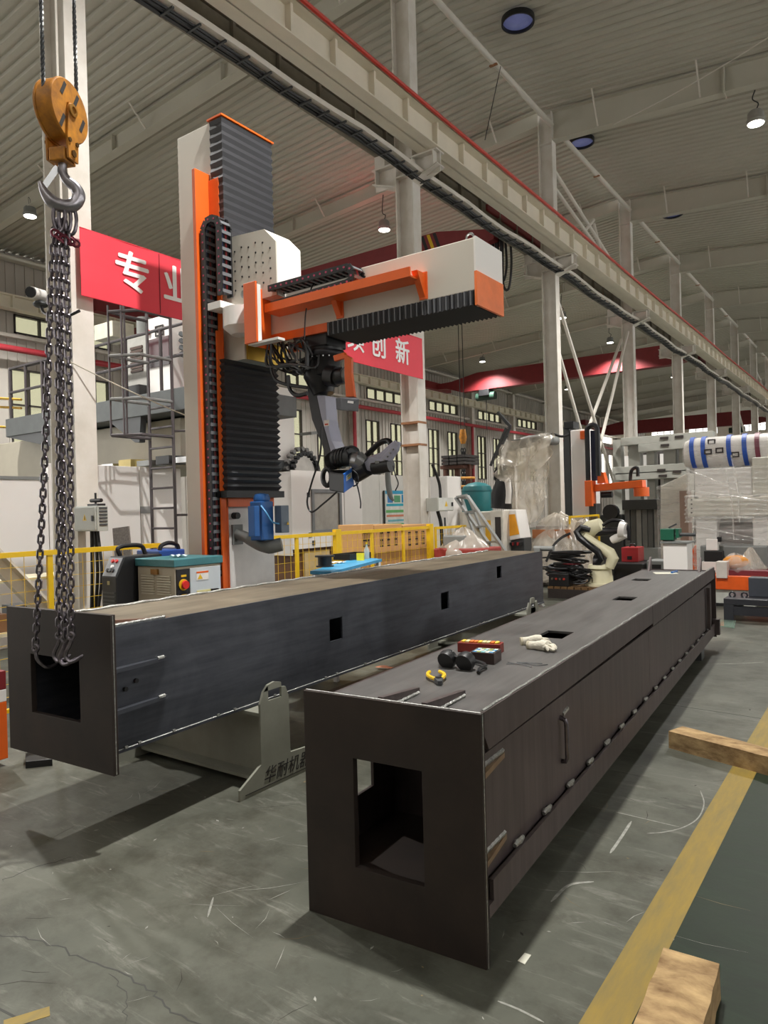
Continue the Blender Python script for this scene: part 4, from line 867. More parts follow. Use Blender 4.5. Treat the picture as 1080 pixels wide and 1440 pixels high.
g = G(); g.tube([rp(460+6*math.cos(t), 671+12*math.sin(t), -.2) for t in [2*math.pi*k/18 for k in range(18)]], .02, 7, closed=True); K('hose_coil', g, rblk, smooth=True)
for pts, r in (([(452, 600), (450, 640), (438, 680), (432, 705), (438, 720), (455, 708), (475, 690), (486, 674)], .008), ([(498, 672), (503, 685), (507, 705), (507, 715)], .006), ([(495, 660), (503, 668), (503, 680), (497, 684)], .006), ([(553, 655), (556, 668), (560, 680), (556, 690)], .005), ([(490, 640), (486, 632), (494, 628), (503, 632), (505, 640)], .01)):
    g = G(); g.tube(bez([rp(x, y, -.22) for x, y in pts], 6), r, 6); K('cable', g, rblk, smooth=True)
random.seed(4)
for i in range(16):                                                   # loose wiring loom behind the shoulder
    a = random.uniform(374, 402); e = random.uniform(430, 450); lowy = random.uniform(505, 528); d = random.uniform(-.25, .1)
    pts = [rp(a, random.uniform(476, 490), d), rp(a+random.uniform(-4, 14), random.uniform(500, 515), d), rp((a+e)/2+random.uniform(-8, 8), lowy, d), rp(e-6, random.uniform(500, 525), d), rp(e, random.uniform(488, 520), d+.1)]
    g = G(); g.tube(bez(pts, 5), random.choice((.006, .008, .011)), 5); K('loom_wire', g, random.choice((rblk, rblk, dgrey, rubber)))
for i in range(9):
    a = rp(random.uniform(400, 430), random.uniform(474, 486), -.15); b = rp(random.uniform(412, 440), random.uniform(490, 515), -.18); c = a.lerp(b, .5)+Vector((random.uniform(-.1, .1), -.05, random.uniform(-.08, .06)))
    g = G(); g.tube(bez([a, c, b], 5), random.choice((.007, .012)), 5); K('loom_wire', g, random.choice((rblk, greym, dgrey)))
for pts, r in (([(378, 500), (385, 530), (400, 540), (432, 545)], .014), ([(405, 528), (408, 548), (418, 556), (432, 553)], .018), ([(428, 480), (430, 440), (438, 405), (448, 393)], .006), ([(430, 480), (432, 500), (432, 520)], .02)):
    g = G(); g.tube(bez([rp(x, y, -.2) for x, y in pts], 6), r, 6); K('cable', g, rblk, smooth=True)
g = G(); g.prism([rp(x, y, -.25) for x, y in ((468, 500), (484, 495), (486, 503), (470, 508))], (0, .03, 0)); g.prism([rp(x, y, -.25) for x, y in ((484, 498), (494, 503), (494, 525), (498, 558), (486, 558), (484, 525))], (0, .03, 0)); K('camera_bracket', g, orange, bev=.004)
g = G(); g.hexa([rp(479, 559, -.3), rp(505, 561, -.3), rp(504, 579, -.3), rp(480, 577, -.3), rp(472, 560, -.15), rp(500, 558, -.15), rp(500, 575, -.15), rp(473, 576, -.15)]); K('vision_camera', g, M('camera grey', (92, 94, 100), .45), bev=.005)
g = G(); a = rp(489, 565, -.305); b = rp(497, 566, -.305); g.beam(a, b, .004, .018); K('camera_badge', g, whitetx)
# ================================================================== BANNERS
bred = M('banner red', (226, 60, 76), .55, var=.06, scale=1)
def banner(label, y0, y1, z0, z1, chars, seam=None):
    t = thing('banner', label, 'banner', (-6.12, (y0+y1)/2, z0))
    g = G(); n = 20
    g.grid(lambda u, v: (-6.12+.003*math.sin(u*21)+.002*math.sin(v*7+u*5), y0+(y1-y0)*u, z0+(z1-z0)*v), n, 4)
    k = len(g.v); g.v += [(x-.004, y, z) for x, y, z in g.v]; g.f += [tuple(i+k for i in f)[::-1] for f in g.f]; obj('cloth', g, bred, t)
    for c, y, z, s in chars: text('lettering', c, s, whitetx, t, (-6.1125, y, z), (0, 1, 0), (0, 0, 1), .001, .009)
    for y in seam or ():
        g = G(); g.box(-6.114, -6.112, y-.004, y+.004, z0+.01, z1-.01); obj('seam', g, M('dark seam', (120, 20, 34), .6), t)
    g = G()
    for z in (z0, z1): g.cyl((-6.12, y0, z), (-6.12, y1, z), .006, 5)
    obj('hem_cord', g, bred, t)
    return t
zc = 3.99
banner('red cloth banner with large white characters left of the orange gantry', 3.84, 6.3, 3.67, 4.3, [('专', 4.4, zc, .42), ('业', 4.96, zc, .42)], (4.72,))
banner('red cloth banner with white characters ending at the second column', 7.15, 9.78, 3.68, 4.32, [('续', 8.02, zc, .4), ('创', 8.57, zc, .4), ('新', 9.2, zc, .4)])
# ================================================================== COLUMN FITTINGS
def ebox(label, x0, x1, y0, y1, z0, z1, face):
    t = thing('switch_box', label, 'electrical box', ((x0+x1)/2, (y0+y1)/2, z0)); bm_ = M('box grey', (176, 178, 172), .45, var=.04)
    g = G(); g.box(x0, x1, y0, y1, z0, z1); obj('body', g, bm_, t, bev=.004)
    g = G(); h = z1-z0
    if face == 'y':
        g.box(x0+.01, x1-.01, y0-.014, y0, z0+.01, z1-.01); obj('door', g, bm_, t, bev=.003); cx = (x0+x1)/2
        g = G(); g.prism([(cx-.03, y0-.016, z0+h*.42), (cx+.03, y0-.016, z0+h*.42), (cx, y0-.016, z0+h*.68)], (0, .002, 0)); obj('warning_sign', g, yellow, t)
        g = G(); g.prism([(cx-.004, y0-.018, z0+h*.46), (cx+.004, y0-.018, z0+h*.46), (cx, y0-.018, z0+h*.6)], (0, .002, 0)); obj('warning_mark', g, ink, t)
        g = G(); g.box(x1-.06, x1-.035, y0-.024, y0-.014, z0+h*.4, z0+h*.62); obj('latch', g, blackm, t)
        for k in range(6): g = G(); g.box(x1, x1+.006, y0+.02, y1-.01, z0+.05+k*.03, z0+.065+k*.03); obj('vent_slat', g, dgrey, t)
    else:
        g.box(x1, x1+.014, y0+.01, y1-.01, z0+.01, z1-.01); obj('door', g, M('door white', (206, 206, 200), .45), t, bev=.003); cy = (y0+y1)/2
        g = G(); g.prism([(x1+.016, cy-.045, z0+h*.35), (x1+.016, cy+.045, z0+h*.35), (x1+.016, cy, z0+h*.75)], (-.002, 0, 0)); obj('warning_sign', g, yellow, t)
        g = G(); g.box(x1+.014, x1+.03, y1-.08, y1-.05, z0+h*.35, z0+h*.65); obj('latch', g, blackm, t)
    return t
za, zb_ = ay(120, 747, 3.78).z, ay(120, 712, 3.78).z
e1 = ebox('grey electrical switch box with yellow warning triangle on the nearest column', -6.19, -5.84, 3.76, 3.87, za, zb_, 'y')
g = G(); g.cyl((-5.95, 3.82, zb_), (-5.95, 3.82, zb_+.12), .01, 6); g.cyl((-6.02, 3.82, zb_+.05), (-5.86, 3.82, zb_+.05), .018, 8); g.box(-6.02, -5.86, 3.78, 3.86, zb_, zb_+.02); obj('lever', g, blackm, e1)
for i, (dx, r) in enumerate(((0, .018), (.05, .016), (.09, .014))):
    g = G(); g.tube(bez([(-6.02+dx, 3.82, za), (-6.0+dx*1.6, 3.8, za-.4), (-6.03+dx, 3.8, za-.9), (-6.0+dx*2, 3.82, .05)], 6), r, 7); obj('power_cable', g, rubber, e1, smooth=True)
za, zb_ = ax(612, 719, -6.0).z, ax(612, 700, -6.0).z
e2 = ebox('white electrical switch box with warning triangle on the second column', -6.195, -5.98, 9.9, 10.4, za, zb_, 'x')
g = G(); g.tube(bez([(-6.1, 10.1, za), (-6.05, 10.12, za-.3), (-6.1, 10.2, .4)], 6), .03, 7); obj('power_cable', g, rubber, e2, smooth=True)
g = G(); g.tube(bez([(-6.1, 10.2, zb_), (-6.12, 10.2, zb_+.25), (-6.15, 10.05, zb_+.55)], 6), .025, 7); obj('power_cable', g, rubber, e2, smooth=True)
g = G(); g.cyl((-6.18, 3.7, 3.2), (-6.18, 3.7, 8.5), .012, 6); struct('conduit', g, white)
t = thing('security_camera', 'white security camera on the left side of the nearest column', 'camera', ay(58, 418, 3.7))
p, q = ay(44, 411, 3.6), ay(64, 417, 3.8); g = G(); g.tube([p, q], .055, 12); obj('housing', g, offw, t, smooth=True); d = (p-q).normalized()
g = G(); g.tube([p-d*.01, p+d*.02], .05, 12); obj('lens', g, blackm, t, smooth=True)
g = G(); p2 = ay(57, 428, 3.72); g.ell(p2, .07, .07, .035); obj('mount', g, dgrey, t, smooth=True)
g = G(); g.tube(bez([p2, ay(62, 440, 3.68), ay(75, 444, 3.66), ay(95, 444, 3.66), ay(112, 437, 3.7)], 6), .014, 6); obj('cable', g, blackm, t, smooth=True)
t = thing('security_camera', 'small grey security camera on the third column beside the plastic sheet', 'camera', ay(778, 618, 15.6))
p, q = ax(757, 617, -6.35), ax(785, 620, -6.25); p.y -= .5; g = G(); g.tube([ay(766, 619, 15.25), ay(782, 620, 15.72)], .1, 10); obj('housing', g, greym, t, smooth=True)
g = G(); g.tube(bez([ay(760, 613, 15.4), ay(775, 610, 15.4), ay(790, 614, 15.5), ay(800, 611, 15.6)], 5), .03, 5); obj('cable', g, blackm, t)
g = G(); g.tube(sag((-6.2, 3.75, 3.05), (-5.3, 5.4, 2.3), .05), .006, 5); struct('hanging_cord', g, M('pale cord', (190, 184, 168), .7))
# ================================================================== SAFETY FENCE
def fence(label, x, ys, z, dbl=()):
    t = thing('safety_fence', label, 'fence', (x, (ys[0]+ys[-1])/2, 0))
    g = G(); g.box(x-.02, x+.02, ys[0], ys[-1], z-.04, z); obj('top_rail', g, yellow, t)
    g = G(); g.box(x-.015, x+.015, ys[0], ys[-1], .12, .15); obj('bottom_rail', g, yellow, t)
    for i, y in enumerate(ys):
        g = G(); w = .05 if i in dbl else .022; g.box(x-w*.6, x+w*.6, y-w, y+w, 0, z+(.03 if i in dbl else -.005)); obj('post', g, yellow, t)
    for a, b in zip(ys, ys[1:]):
        g = G(); n = max(2, round((b-a)/.1))
        for k in range(1, n): y = a+(b-a)*k/n; g.box(x-.002, x+.002, y-.0016, y+.0016, .14, z-.02)
        for k in range(1, 12): zz = .14+(z-.16)*k/12; g.box(x-.002, x+.002, a, b, zz-.0016, zz+.0016)
        obj('wire_mesh', g, yellow, t, stuff=True)
    return t
FX = -5.55; fz = 1.345
fence('yellow mesh safety fence left of the black welding machine', FX, [2.1, ax(70, 800, FX).y, 4.2], fz)
fence('yellow mesh safety fence behind the blue topped table and cartons', FX, [5.35, ax(417, 760, FX).y, ax(474, 760, FX).y, ax(523, 760, FX).y, ax(567, 760, FX).y, ax(605, 760, FX).y], fz, (2, 5))
fence('yellow mesh safety fence right of the second column', -5.85, [9.6, 10.55], 1.31, ())
# ================================================================== POWER SOURCES IN FRONT OF THE GANTRY
t = thing('chiller_cabinet', 'beige cabinet with teal lid, two vent grilles and red emergency stop', 'cabinet', (-4.72, 3.78, 0))
def A(name, g, m, **k): return obj(name, g, m, t, **k)
x0, x1, y0, y1 = -4.96, -4.5, 3.54, 4.0
g = G(); g.box(x0, x1, y0, y1, .06, 1.2); A('body', g, M('cabinet beige', (176, 166, 146), .5, var=.04), bev=.006)
g = G(); g.box(x0-.015, x1+.015, y0-.015, y1+.015, 1.2, 1.26); A('lid', g, M('lid teal', (62, 118, 124), .45), bev=.006)
for i in (0, 1):
    a = x0+.05+i*.2; g = G()
    for k in range(8): g.box(a, a+.16, y0-.008, y0, .98+.02*k, .99+.02*k)
    A('vent_grille', g, M('grille pale', (196, 190, 172), .5))
    for k in range(3): g = G(); g.box(a+.03, a+.08, y0-.004, y0, .9-.04*k, .91-.04*k); A('vent_slot', g, dgrey)
g = G(); g.box(-4.77, -4.69, y0-.02, y0, 1.14, 1.18); A('latch', g, M('latch brass', (150, 110, 60), .4, .5))
g = G(); g.box(x1, x1+.012, y0+.01, y0+.13, .3, 1.18); A('control_strip', g, blackm)
for z, r in ((1.06, .034), (.93, .022)):
    g = G(); g.lathe((x1+.012, y0+.07, z), [(r*1.3, 0), (r*1.3, .006)], (1, 0, 0), 16); A('button_collar', g, yellow)
    g = G(); g.lathe((x1+.018, y0+.07, z), [(r*.6, 0), (r, .015), (r*.9, .03)], (1, 0, 0), 14); A('stop_button', g, M('stop red', (206, 40, 36), .35), smooth=True)
for z in (1.12, .97, .88, .84): g = G(); g.box(x1+.012, x1+.014, y0+.05, y0+.1, z, z+.016); A('button_tag', g, yellow)
g = G(); g.box(x1, x1+.01, y0+.14, y1-.01, .1, 1.18); A('door', g, M('door pale', (196, 202, 206), .45, var=.03), bev=.003)
g = G(); g.box(x1+.01, x1+.013, y0+.2, y0+.32, 1.08, 1.15); A('label', g, MATS['label white']); g = G(); g.box(x1+.013, x1+.014, y0+.2, y0+.32, 1.135, 1.15); A('label_band', g, orange)
g = G(); g.prism([(x1+.0135, y0+.21, 1.09), (x1+.0135, y0+.26, 1.09), (x1+.0135, y0+.235, 1.13)], (.001, 0, 0)); A('warning_mark', g, yellow)
g = G(); g.box(x1+.01, x1+.013, y0+.2, y0+.37, .9, 1.0); A('label', g, M('label pale yellow', (220, 210, 150), .6))
for k in range(3): g = G(); g.box(x1+.013, x1+.014, y0+.21, y0+.36, .915+.025*k, .925+.025*k); A('label_print', g, yellow if k == 1 else ink)
g = G(); g.box(x1+.01, x1+.04, y1-.12, y1-.06, .95, 1.0); A('door_lock', g, blackm)
g = G(); g.box(x1+.01, x1+.02, y0+.15, y0+.18, .78, .93); A('door_handle', g, blackm)
for x in (x0+.06, x1-.06):
    for y in (y0+.06, y1-.06): g = G(); g.cyl((x, y, 0), (x, y, .06), .025, 10); A('foot', g, rubber)
tag(obj('cleaning_rag', G().grid(lambda u, v: (-4.78+.14*u, 3.7+.1*v, 1.262+.02*abs(math.sin(u*7+v*4))), 8, 6), M('rag', (200, 214, 220), .9)), 'crumpled pale rag on the teal cabinet lid', 'rag')
t = thing('welding_machine', 'black welding power source with handle and slanted control panel', 'welder', (-5.08, 3.5, 0))
x0, x1, y0, y1 = -5.18, -4.985, 3.36, 3.8
g = G(); g.prism([(x0, y0, .1), (x0, y0, 1.12), (x0, y0+.08, 1.28), (x0, y1, 1.28), (x0, y1, .1)], (x1-x0, 0, 0)); A('housing', g, blackm, bev=.008)
g = G(); g.prism([(x0+.012, y0-.002, 1.13), (x0+.012, y0+.07, 1.272), (x0+.012, y0+.075, 1.27), (x0+.012, y0+.003, 1.128)], (x1-x0-.024, 0, 0)); A('control_panel', g, M('panel grey', (132, 134, 138), .4))
for k, (a, b, m) in enumerate(((.4, .8, MATS['stop red']), (.7, .8, MATS['stop red']), (.3, .3, blackm), (.5, .3, M('knob grey', (80, 82, 84), .4)), (.7, .3, blackm), (.55, .5, whitetx))):
    c = Vector((x0+.012+(x1-x0-.024)*a, y0-.004+.072*b, 1.13+.142*b)); g = G(); g.lathe(c, [(.016, 0), (.014, .012)], (0, -.89, .45), 12); A('knob' if k else 'display', g, m)
for k in range(12): g = G(); g.box(x0+.02, x1-.02, y0-.006, y0, .66+.03*k, .672+.03*k); A('vent_slat', g, dgrey)
g = G(); g.box(x0+.08, x0+.11, y0-.004, y0, 1.06, 1.09); A('badge', g, M('badge', (170, 160, 110), .5))
g = G(); g.tube(bez([(x0+.05, y0+.14, 1.28), (x0+.05, y0+.12, 1.34), (x0+.05, y0+.2, 1.36), (x0+.05, y1-.1, 1.35), (x0+.05, y1-.06, 1.28)], 6), .018, 8); A('handle', g, rubber, smooth=True)
for a in ((x0+.06, y0+.02), (x1-.06, y0+.02)): g = G(); g.cyl((a[0], a[1]-.03, .55), (a[0], a[1]+.02, .55), .025, 10); A('socket', g, dgrey)
for y in (y0+.06, y1-.06): g = G(); g.cyl((x0, y, .06), (x1, y, .06), .06, 12); A('wheel', g, rubber)
t = thing('wire_feeder_case', 'blue equipment case with black carry handle behind the teal topped cabinet', 'case', (-5.25, 3.95, .0))
g = G(); g.box(-5.42, -5.1, 3.86, 4.13, .1, 1.3); A('case', g, M('case blue', (38, 76, 150), .45), bev=.01)
g = G(); g.tube(bez([(-5.15, 3.9, 1.3), (-5.15, 3.92, 1.34), (-5.15, 4.0, 1.36), (-5.15, 4.08, 1.34), (-5.15, 4.1, 1.3)], 5), .018, 8); A('handle', g, rubber, smooth=True)
for x in (-5.36, -5.16):
    for y in (3.9, 4.08): g = G(); g.cyl((x, y, 0), (x, y, .1), .03, 8); A('foot', g, rubber)
g = G(); a = [ay(158, 743, 4.1), ay(180, 740, 4.1), ay(187, 760, 3.98), ay(163, 762, 3.98)]; lo = [Vector((p.x, p.y, p.z)) for p in a]
g.prism([a[0], a[1], a[2]-Vector((0, 0, .5)), a[3]-Vector((0, 0, .5))], (-.02, .03, 0))
tag(obj('granite_board', g, M('speckled board', (110, 104, 100), .7, var=.4, scale=60)), 'speckled grey board leaning behind the black welding machine', 'board')
t = thing('spare_parts_rack', 'low shelf of brown and black spare parts behind the fence by the nearest column', 'rack', (-6.9, 3.6, 0))
for z in (.5, 1.0): g = G(); g.box(-7.3, -6.8, 3.2, 4.4, z, z+.03); A('shelf', g, M('shelf cream', (200, 190, 160), .6))
for x in (-7.28, -6.82):
    for y in (3.22, 4.38): g = G(); g.box(x-.02, x+.02, y-.02, y+.02, 0, 1.2); A('leg', g, dgrey)
for k in range(4):
    g = G(); g.box(-7.2, -6.9, 3.3+.27*k, 3.48+.27*k, .53, .7+.06*(k % 2)); A('parts_bin', g, (M('bin brown', (120, 84, 54), .7), blackm)[k % 2])
t = thing('ramp_beam', 'white steel profile leaning down behind the yellow fence, far left', 'profile', (-6.0, 3.0, 0))
a, b = ax(2, 795, -6.0), ax(55, 850, -6.0); g = G(); g.beam(a+(a-b)*.6, b+(b-a)*.8, .14, .08, (1, 0, 0)); A('web', g, dirty); g = G(); g.beam(a+(a-b)*.6+Vector((.06, 0, .05)), b+(b-a)*.8+Vector((.06, 0, .05)), .02, .14, (1, 0, 0)); A('flange', g, dirty)
t = thing('roller_frame', 'orange and white machine frame cut by the left picture edge', 'frame', (-5.3, 2.4, 0))
for z0, z1, m in ((.5, .62, red), (.42, .5, offw), (.05, .42, orange)):
    g = G(); a = ax(0, 930, -4.7); g.box(-5.3, -4.72, a.y-.5, ax(8, 930, -4.72).y, z0, z1); A('frame_rail', g, m, bev=.004)
g = G(); g.box(-5.2, -4.8, 1.7, 2.0, 0, .05); A('foot', g, dgrey)
# ================================================================== BIG MACHINE WITH PLATFORM (behind the nearest column)
t = thing('machining_center', 'large white machine tool with grey service platform, caged ladder and panels, behind the nearest column', 'machine', (-10, 7, 0))
g = G(); PX = -9.0; ys = [3.6, 4.35, 5.1, 5.8, 6.5, 7.25]
for a, b in zip(ys, ys[1:]): g = G(); g.box(PX-.1, PX, a+.006, b-.006, 0, 2.1 if b < 5.2 else 2.32); A('side_panel', g, offw, bev=.006)
g = G(); g.box(PX-.5, PX-.1, 3.6, 7.25, 0, 2.0); A('frame', g, greym)
g = G(); g.box(PX-.04, PX+.02, 3.6, 5.1, 2.1, 2.14); A('panel_trim', g, greym)
g = G(); q = ax(204, 717, PX); g.box(PX, PX+.012, q.y-.08, q.y+.1, q.z-.05, q.z+.05); A('name_plate', g, M('plate grey', (150, 152, 152), .4))
g = G(); g.box(-14, -8.6, 6.95, 9, 2.33, 3.05); A('machine_body', g, M('body beige', (186, 178, 160), .5, var=.04), bev=.02)
g = G(); g.box(-10.6, -8.0, 6.9, 7.2, 2.36, 2.42); A('coolant_tray', g, dgrey)
for k, m in enumerate((steel, M('tray yellow', (196, 176, 110), .5), greym, blackm, steel)): g = G(); g.box(-10.1+.45*k, -9.8+.45*k, 6.6, 6.9, 2.34, 2.42+.04*(k % 2)); A('tray_item', g, m)
g = G(); g.box(-13.0, -7.6, 6.6, 8.4, 3.08, 3.4); A('platform', g, M('platform grey', (84, 88, 88), .5), bev=.01)
g = G(); g.prism([(-13.0, 6.62, 3.08), (-11.6, 6.62, 3.08), (-11.5, 6.62, 2.8)], (0, 1, 0)); A('platform_bracket', g, dgrey)
g = G(); g.prism([(-9.9, 6.62, 3.08), (-9.1, 6.62, 3.08), (-9.15, 6.62, 2.7), (-9.25, 6.62, 2.7)], (0, .1, 0)); A('platform_bracket', g, dgrey)
g = G(); q = ay(62, 640, 7.0); g.box(q.x-.4, q.x+.55, 7.0, 8, 1.9, 3.05); A('pillar', g, M('body beige', (186, 178, 160), .5), bev=.01)
rl = M('railing grey', (78, 72, 74), .45)
for x0, x1 in ((-12.9, -11.3), (-10.3, -7.8)):
    for z in (4.3, 3.87): g = G(); g.cyl((x0, 6.65, z), (x1, 6.65, z), .025, 8); A('rail', g, rl, smooth=True)
    n = 3
    for k in range(n+1): x = x0+(x1-x0)*k/n; g = G(); g.cyl((x, 6.65, 3.4), (x, 6.65, 4.3), .025, 8); A('rail_post', g, rl, smooth=True)
g = G(); g.tube(bez([(-12.4, 6.7, 4.3), (-11.9, 6.7, 4.28), (-11.8, 6.7, 4.15), (-11.8, 6.7, 3.4)], 5), .025, 7); A('rail_post', g, rl, smooth=True)
# caged ladder
LY = 6.35; xl, xr = ay(213, 700, LY).x, ay(246, 700, LY).x
for x in (xl, xr): g = G(); g.cyl((x, LY, .1), (x, LY, 4.45), .022, 8); A('ladder_rail', g, rl, smooth=True)
for k in range(11): g = G(); g.cyl((xl, LY, .3+.28*k), (xr, LY, .3+.28*k), .016, 6); A('ladder_rung', g, rl)
xc = ay(180, 600, LY-.45).x
for z, m in ((2.67, rl), (3.15, greym), (3.72, greym), (4.3, rl)):
    g = G(); g.tube([(xl, LY, z), (xc, LY-.1, z), (xc-.02, LY-.45, z), (xl+.15, LY-.7, z), (xr, LY-.5, z), (xr, LY, z)], .022, 6); A('cage_hoop', g, m)
for x, y in ((xc, LY-.1), (xc-.02, LY-.45), (xc+.12, LY-.55), (xl+.1, LY-.68), (xl+.3, LY-.62)): g = G(); g.cyl((x, y, 2.67), (x, y, 4.4), .014, 6); A('cage_bar', g, rl)
for z in (1.0, 1.6, 2.75): g = G(); g.cyl((xr, LY, z), (xr+.3, LY+.2, z), .016, 6); A('standoff', g, rl)
# control cabinet on the platform
a, b = ay(205, 470, 6.9).x, ay(240, 470, 6.9).x; zt = ay(205, 450, 6.9).z
g = G(); g.box(a, b, 6.9, 7.4, 3.4, zt); A('control_cabinet', g, offw, bev=.01)
g = G(); g.box(a+.02, b-.04, 6.888, 6.9, 3.85, 4.28); A('cabinet_window', g, M('maroon glass', (70, 34, 38), .2))
g = G(); g.box(a-.55, a-.02, 6.95, 7.4, 3.4, zt-.15); A('drive_cabinet', g, M('drive grey', (170, 168, 162), .5), bev=.01)
for k in range(7): g = G(); g.box(a-.45, a-.15, 6.93, 6.95, 3.85+.06*k, 3.89+.06*k); A('vent_slat', g, M('vent brown', (80, 62, 54), .5))
g = G(); g.cyl((a+.08, 6.9, zt-.2), (a+.08, 6.86, zt-.2), .04, 12); A('stop_button', g, MATS['stop red'])
g = G(); q = Vector((a+.35, 6.888, zt-.22)); g.plate_hole((q.x-.11, 6.89, q.z-.08), (1, 0, 0), (0, 0, 1), (0, -1, 0), .2, .16, [(.02, .18, .02, .14)], .006); g.box(q.x-.06, q.x+.06, 6.884, 6.89, q.z-.03, q.z-.01); g.box(q.x-.06, q.x+.06, 6.884, 6.89, q.z+.02, q.z+.035); A('emblem', g, ink)
g = G(); g.box(a-1.2, a-.7, 6.8, 7.2, zt-.15, zt+.1); A('top_box', g, M('top cream', (206, 202, 184), .5), bev=.008)
g = G(); g.cyl((a-.3, 7.1, zt-.15), (a-.3, 7.1, zt+.12), .12, 14); A('fan_unit', g, greym, smooth=True)
for i in range(4): g = G(); g.tube(bez([(b+.1, 7.0, 4.3-.1*i), (b+.5, 7.0, 4.1-.1*i), (b+.8, 7.0, 3.7-.05*i)], 5), .04, 6); A('cable_hose', g, dgrey)
g = G(); g.box(-9.7, -9.3, 6.75, 7.0, 3.4, 3.6); A('tool_crate', g, blackm)
g = G(); g.box(b+.05, b+1.4, 7.3, 7.6, 3.9, zt+.3); A('white_column', g, offw)
# yellow railed stair unit far left
t = thing('yellow_stair', 'yellow tubular stair and railing beside the window, far left edge', 'stair', (-14.5, 8.6, 0))
yt = M('yellow tube', (214, 168, 52), .4)
for px in (6, 12, 22, 30, 34):
    a, b = ay(px, 625, 8.6), ay(px, 672, 8.6); g = G(); g.cyl((a.x, 8.6, 0), a, .025, 6); A('rail_post', g, yt)
for py in (628, 672): g = G(); g.cyl(ay(0, py-2, 8.6), ay(36, py, 8.6), .025, 6); A('rail', g, yt)
for k in range(4): g = G(); q = ay(6, 636+16*k, 8.6); g.box(q.x-1, q.x, 8.3, 8.7, q.z, q.z+.04); A('tread', g, dgrey)
for py in (560, 572, 600): g = G(); g.cyl(ay(-5, py, 9.2), ay(30, py+2, 9.2), .03, 6); A('rail', g, yt)
# ================================================================== WHITE ENCLOSURE WITH WINDOW
t = thing('machine_enclosure', 'white machine enclosure with grey framed window behind the robot arm', 'machine', (-8.5, 9.6, 0))
EX = -8.0; ya, yb = ax(410, 700, EX).y, ax(509, 700, EX).y; zt = ax(412, 661, EX).z; zb2 = ax(412, 773, EX).z
w0, w1 = ax(440, 700, EX).y, ax(477, 700, EX).y; z0, z1 = ax(455, 746, EX).z, ax(455, 692, EX).z; ym = ax(484, 700, EX).y
g = G(); g.plate_hole((EX-.02, ya, zb2), (0, 1, 0), (0, 0, 1), (1, 0, 0), ym-.008-ya, zt-zb2, [(w0-ya, w1-ya, z0-zb2, z1-zb2)], .02); A('door', g, offw)
g = G(); g.box(EX-.02, EX, ym+.008, yb, zb2, zt); A('side_panel', g, offw)
g = G(); g.box(EX-1.2, EX-.02, ya, ya+.02, zb2-.1, zt); A('end_panel', g, offw); g = G(); g.box(EX-1.2, EX-.02, ya, yb, zt-.02, zt); g.box(EX-1.2, EX-1.15, ya, yb, zb2, zt); g.box(EX-1.2, EX-.03, yb-.02, yb, zb2, zt); g.box(EX-1.2, EX-.03, ya+.02, yb, zb2, zb2+.03); A('casing', g, offw)
g = G(); g.plate_hole((EX, w0-.05, z0-.05), (0, 1, 0), (0, 0, 1), (1, 0, 0), w1-w0+.1, z1-z0+.1, [(.07, w1-w0+.03, .07, z1-z0+.03)], .025); A('window_frame', g, M('gasket grey', (126, 128, 130), .5), bev=.01)
g = G(); g.box(EX-.01, EX-.004, w0, w1, z0, z1); A('window_glass', g, M('frosted window', (170, 166, 158), .25))
for y, z in ((w0-.12, z1-.05), (w0-.1, z0-.06), (w0-.02, z0-.2), (ym+.02, z0), ): g = G(); g.box(EX, EX+.02, y-.03, y+.03, z-.04, z+.04); A('latch', g, dgrey)
g = G(); g.box(EX-1.1, EX-.1, ya+.1, yb-.1, 0, zb2); A('pedestal', g, M('pedestal brown', (112, 76, 46), .6, var=.2))
g = G(); g.box(EX-.1, EX-.06, ya+.35, ya+1.0, .3, zb2-.05); A('chip_tray', g, M('tray cream', (206, 180, 130), .6))
t = thing('tool_magazine_machine', 'white machine column with round black tool magazine above the enclosure', 'machine', (-9.6, 10.5, 0))
q = ax(428, 664, -9.4)
g = G(); g.lathe((-9.44, q.y, q.z), [(.05, 0), (.3, .0), (.3, .05), (.05, .05)], (1, 0, 0), 28); A('magazine_disc', g, M('disc pale', (200, 196, 190), .4), smooth=True)
g = G(); g.cyl((0, 0, 0), (.09, 0, 0), .045, 8); part_at('tool_pocket', g, blackm, t, [T3(-9.42, q.y+.36*math.cos(a), q.z+.36*math.sin(a)) for a in [2*math.pi*k/22 for k in range(22)]])
part_at('tool_holder', g, M('holder steel', (110, 108, 106), .3, .7), t, [T3(-9.5, q.y+.46*math.cos(a), q.z+.46*math.sin(a)) for a in [2*math.pi*(k+.5)/22 for k in range(22)]])
a, b = ax(386, 600, -9.6), ax(414, 600, -9.6); g = G(); g.box(-10.2, -9.6, a.y-.4, b.y, ax(400, 648, -9.6).z, ax(400, 545, -9.6).z); A('column_cover', g, offw, bev=.01)
g = G(); g.box(-10.2, -9.5, a.y-.4, b.y+.5, ax(400, 660, -9.6).z, ax(400, 648, -9.6).z); A('slide', g, dgrey)
g = G(); g.box(-10.4, -9.55, a.y-.3, q.y+1.2, 0, ax(400, 660, -9.6).z); A('base', g, greym)
g = G(); g.beam(ax(430, 610, -9.7), ax(470, 606, -9.7), .3, .06); A('top_rail', g, greym)
t = thing('panel_wall', 'pale partition with coloured notice board left of the second column', 'partition', (-10, 14, 0))
ya, yb = ax(508, 700, -10).y, ax(580, 700, -10).y; zt = ax(540, 668, -10).z
for k in range(3): g = G(); g.box(-10.06, -10, ya+(yb-ya)*k/3+.01, ya+(yb-ya)*(k+1)/3, 0, zt); A('panel', g, M('panel pale', (212, 208, 202), .45, var=.04), bev=.006)
t = thing('notice_board', 'blue and green notice board beside the second column', 'board', (-9.9, 15, 1))
